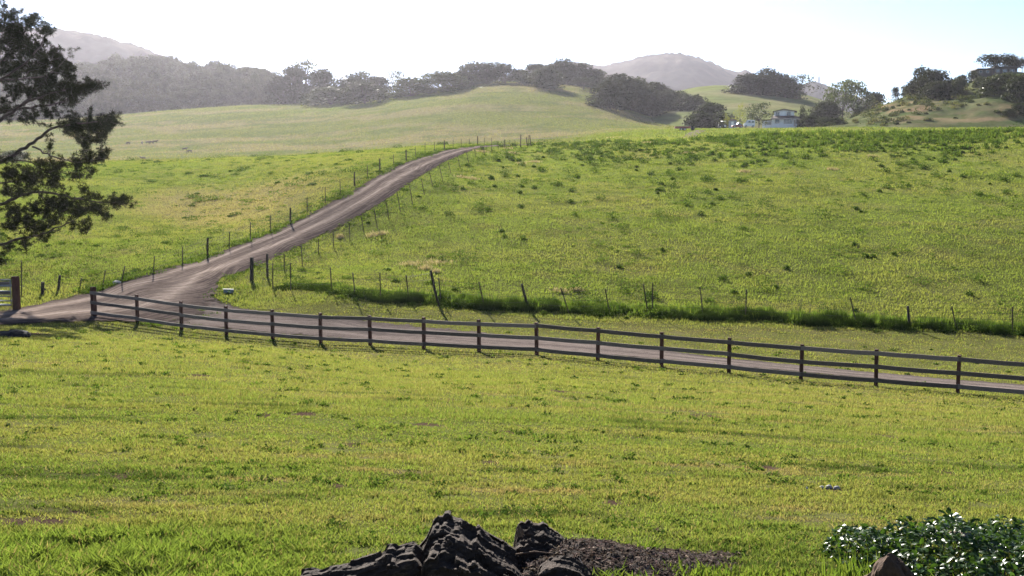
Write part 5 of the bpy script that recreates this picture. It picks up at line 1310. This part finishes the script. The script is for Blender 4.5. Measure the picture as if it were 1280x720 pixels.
# green weeds growing through the mulch and along the frame's foot
wx, wy, wh, wn = [], [], [], []
for px, py, Y, sp, hh_, k_ in ((735,690,7.2,.12,.10,110),(752,688,7.3,.08,.08,60),(800,694,7.4,.05,.17,36),(777,688,7.5,.10,.07,60),(770,722,6.5,.12,.10,130),(845,716,6.9,.14,.11,110),(812,706,7.,.06,.06,40),(880,712,7.0,.16,.07,90),(965,716,6.9,.2,.06,100),(1062,706,6.9,.12,.17,60),(1080,712,6.8,.10,.16,36),(1150,716,6.6,.10,.13,30),(1105,690,7.1,.04,.22,24)):
    p = at(px, py, Y); wx.append(p[0] + RNG.normal(0, sp, k_)); wy.append(Y + RNG.normal(0, sp * .5, k_)); wh.append(hh_ * RNG.uniform(.6, 1.3, k_))
    wn.append(np.full(k_, p[2] - .03 if px < 900 else np.nan))
wx, wy, wh, wn = map(np.concatenate, (wx, wy, wh, wn)); gz = ground(wx, wy); wz = np.where(np.isnan(wn), gz, np.maximum(gz, wn - wh * .35))
blades("foreground_weeds", wx, wy, wh, np.full(len(wx), .013), vary(np.tile(np.array((.105, .155, .030)), (len(wx), 1))), M_blade, .8, 2, wz)
# brown boulder in front of the shrub
M_brock = solid("brown_rock", (.075, .044, .028), .9, 0, .4, 12, 1.0, .2)
bp = at(1118, 735, 6.45); o = rock("boulder", bp + np.array([0, 0, -.02]), .20, .17, .205, M_brock, "brown pointed boulder at the bottom edge in front of the glossy shrub", "rock", 44, 4, None, .6, .5)
o = rock("boulder", at(1199, 672, 7.35), .075, .09, .04, solid("tan_rock", (.20, .14, .11), .9, 0, .3, 14, .8), "flat tan rock poking out among the shrub's glossy leaves", "rock", 47, 3)
# creeping shrub with glossy leaves
M_gloss = leafmat("glossy_leaf", (.050, .100, .024), .48, .5, (1.3, 1.3, .45), .4, 9, .30)
sp_ = at(1195, 735, 7.0); sp_[2] = g1(sp_[0], sp_[1])
shb = tag(empty("shrub", sp_), "low creeping shrub with broad glossy leaves in the bottom right corner", "shrub")
top_px = [(1062,735),(1078,706),(1088,678),(1100,668),(1120,668),(1138,676),(1150,674),(1165,665),(1178,654),(1195,655),(1210,652),(1225,656),(1240,655),(1255,660),(1270,662),(1290,660),(1330,664),(1380,690)]
n = 4300
px = RNG.uniform(1062, 1375, n); dep = RNG.uniform(6.5, 7.75, n)
tz = np.interp(px, [p[0] for p in top_px], [p[1] for p in top_px])
zt_ = np.array([at(a, b, 7.2)[2] for a, b in zip(px, tz)]) - .0
xs = (px - CX) / F * 7.1; gz = ground(xs, dep)
prof = np.clip(1 - ((dep - 7.15) / .75) ** 2, 0, 1) ** .5
lo = fbm(xs * 5, dep * 5, 66, 3)
H_ = (zt_ - gz) * prof * (.50 + .95 * lo)
zz = gz + H_ * RNG.uniform(.35, 1.03, n) ** .6
C = np.column_stack([xs, dep, zz])
tilt = RNG.normal(0, .42, (n, 3)); nr = np.array([0, -.15, 1.0]) + tilt; nr /= np.linalg.norm(nr, axis=1)[:, None]
a = RNG.normal(size=(n, 3)); d = np.cross(nr, a); d /= np.linalg.norm(d, axis=1)[:, None]; s_ = np.cross(nr, d)
L_ = RNG.uniform(.017, .036, n)[:, None]; W_ = L_ * RNG.uniform(.48, .62, n)[:, None]
up = nr * L_ * .16
v = np.stack([C - d * L_, C - d * L_ * .45 + s_ * W_ * .85 + up, C + d * L_ * .25 + s_ * W_ * .9 + up, C + d * L_ * 1.05 - up * 1.6, C + d * L_ * .25 - s_ * W_ * .9 + up, C - d * L_ * .45 - s_ * W_ * .85 + up, C - d * L_ * .45, C + d * L_ * .25], 1)
b = (np.arange(n) * 8)[:, None]
q4 = np.concatenate([b + np.array([6, 7, 2, 1]), b + np.array([5, 4, 7, 6])]); t3 = np.concatenate([b + np.array([0, 6, 1]), b + np.array([0, 5, 6]), b + np.array([7, 3, 2]), b + np.array([7, 4, 3])])
lf = np_mesh("leaves", v.reshape(-1, 3) - sp_, [q4, t3], M_gloss, shb, None, True)
mb = MB()
for k_ in range(150):
    j = RNG.integers(0, n); q = C[j] - sp_; g0_ = np.array([xs[j] + RNG.normal(0, .08), dep[j] + RNG.normal(0, .08), gz[j] - .01]) - sp_
    mb.tube([g0_, (g0_ + q) / 2 + RNG.normal(0, .02, 3), q], [.005, .004, .002], 4, False)
tag(mb.build("stems", M_bark, shb), kind="stuff")
# ------------------------------------------------------------------ the air: pale haze that fills the valley
zmin = min((o.matrix_world @ Vector(c)).z for o in COL.objects if o.type == 'MESH' for c in o.bound_box)
zmax = max((o.matrix_world @ Vector(c)).z for o in COL.objects if o.type == 'MESH' for c in o.bound_box)
hz = MB().box(-9500, 9500, -60, 5500, zmin - 1, zmax + 6).build("haze", None)
m, nt, N = nmat("haze_air")
pv = N("ShaderNodeVolumePrincipled"); pv.inputs["Color"].default_value = (.90, .875, 1, 1); pv.inputs["Density"].default_value = HAZE_D; pv.inputs["Anisotropy"].default_value = HAZE_G
o = N("ShaderNodeOutputMaterial"); nt.links.new(pv.outputs[0], o.inputs["Volume"])
hz.data.materials.append(m); tag(hz, kind="stuff")
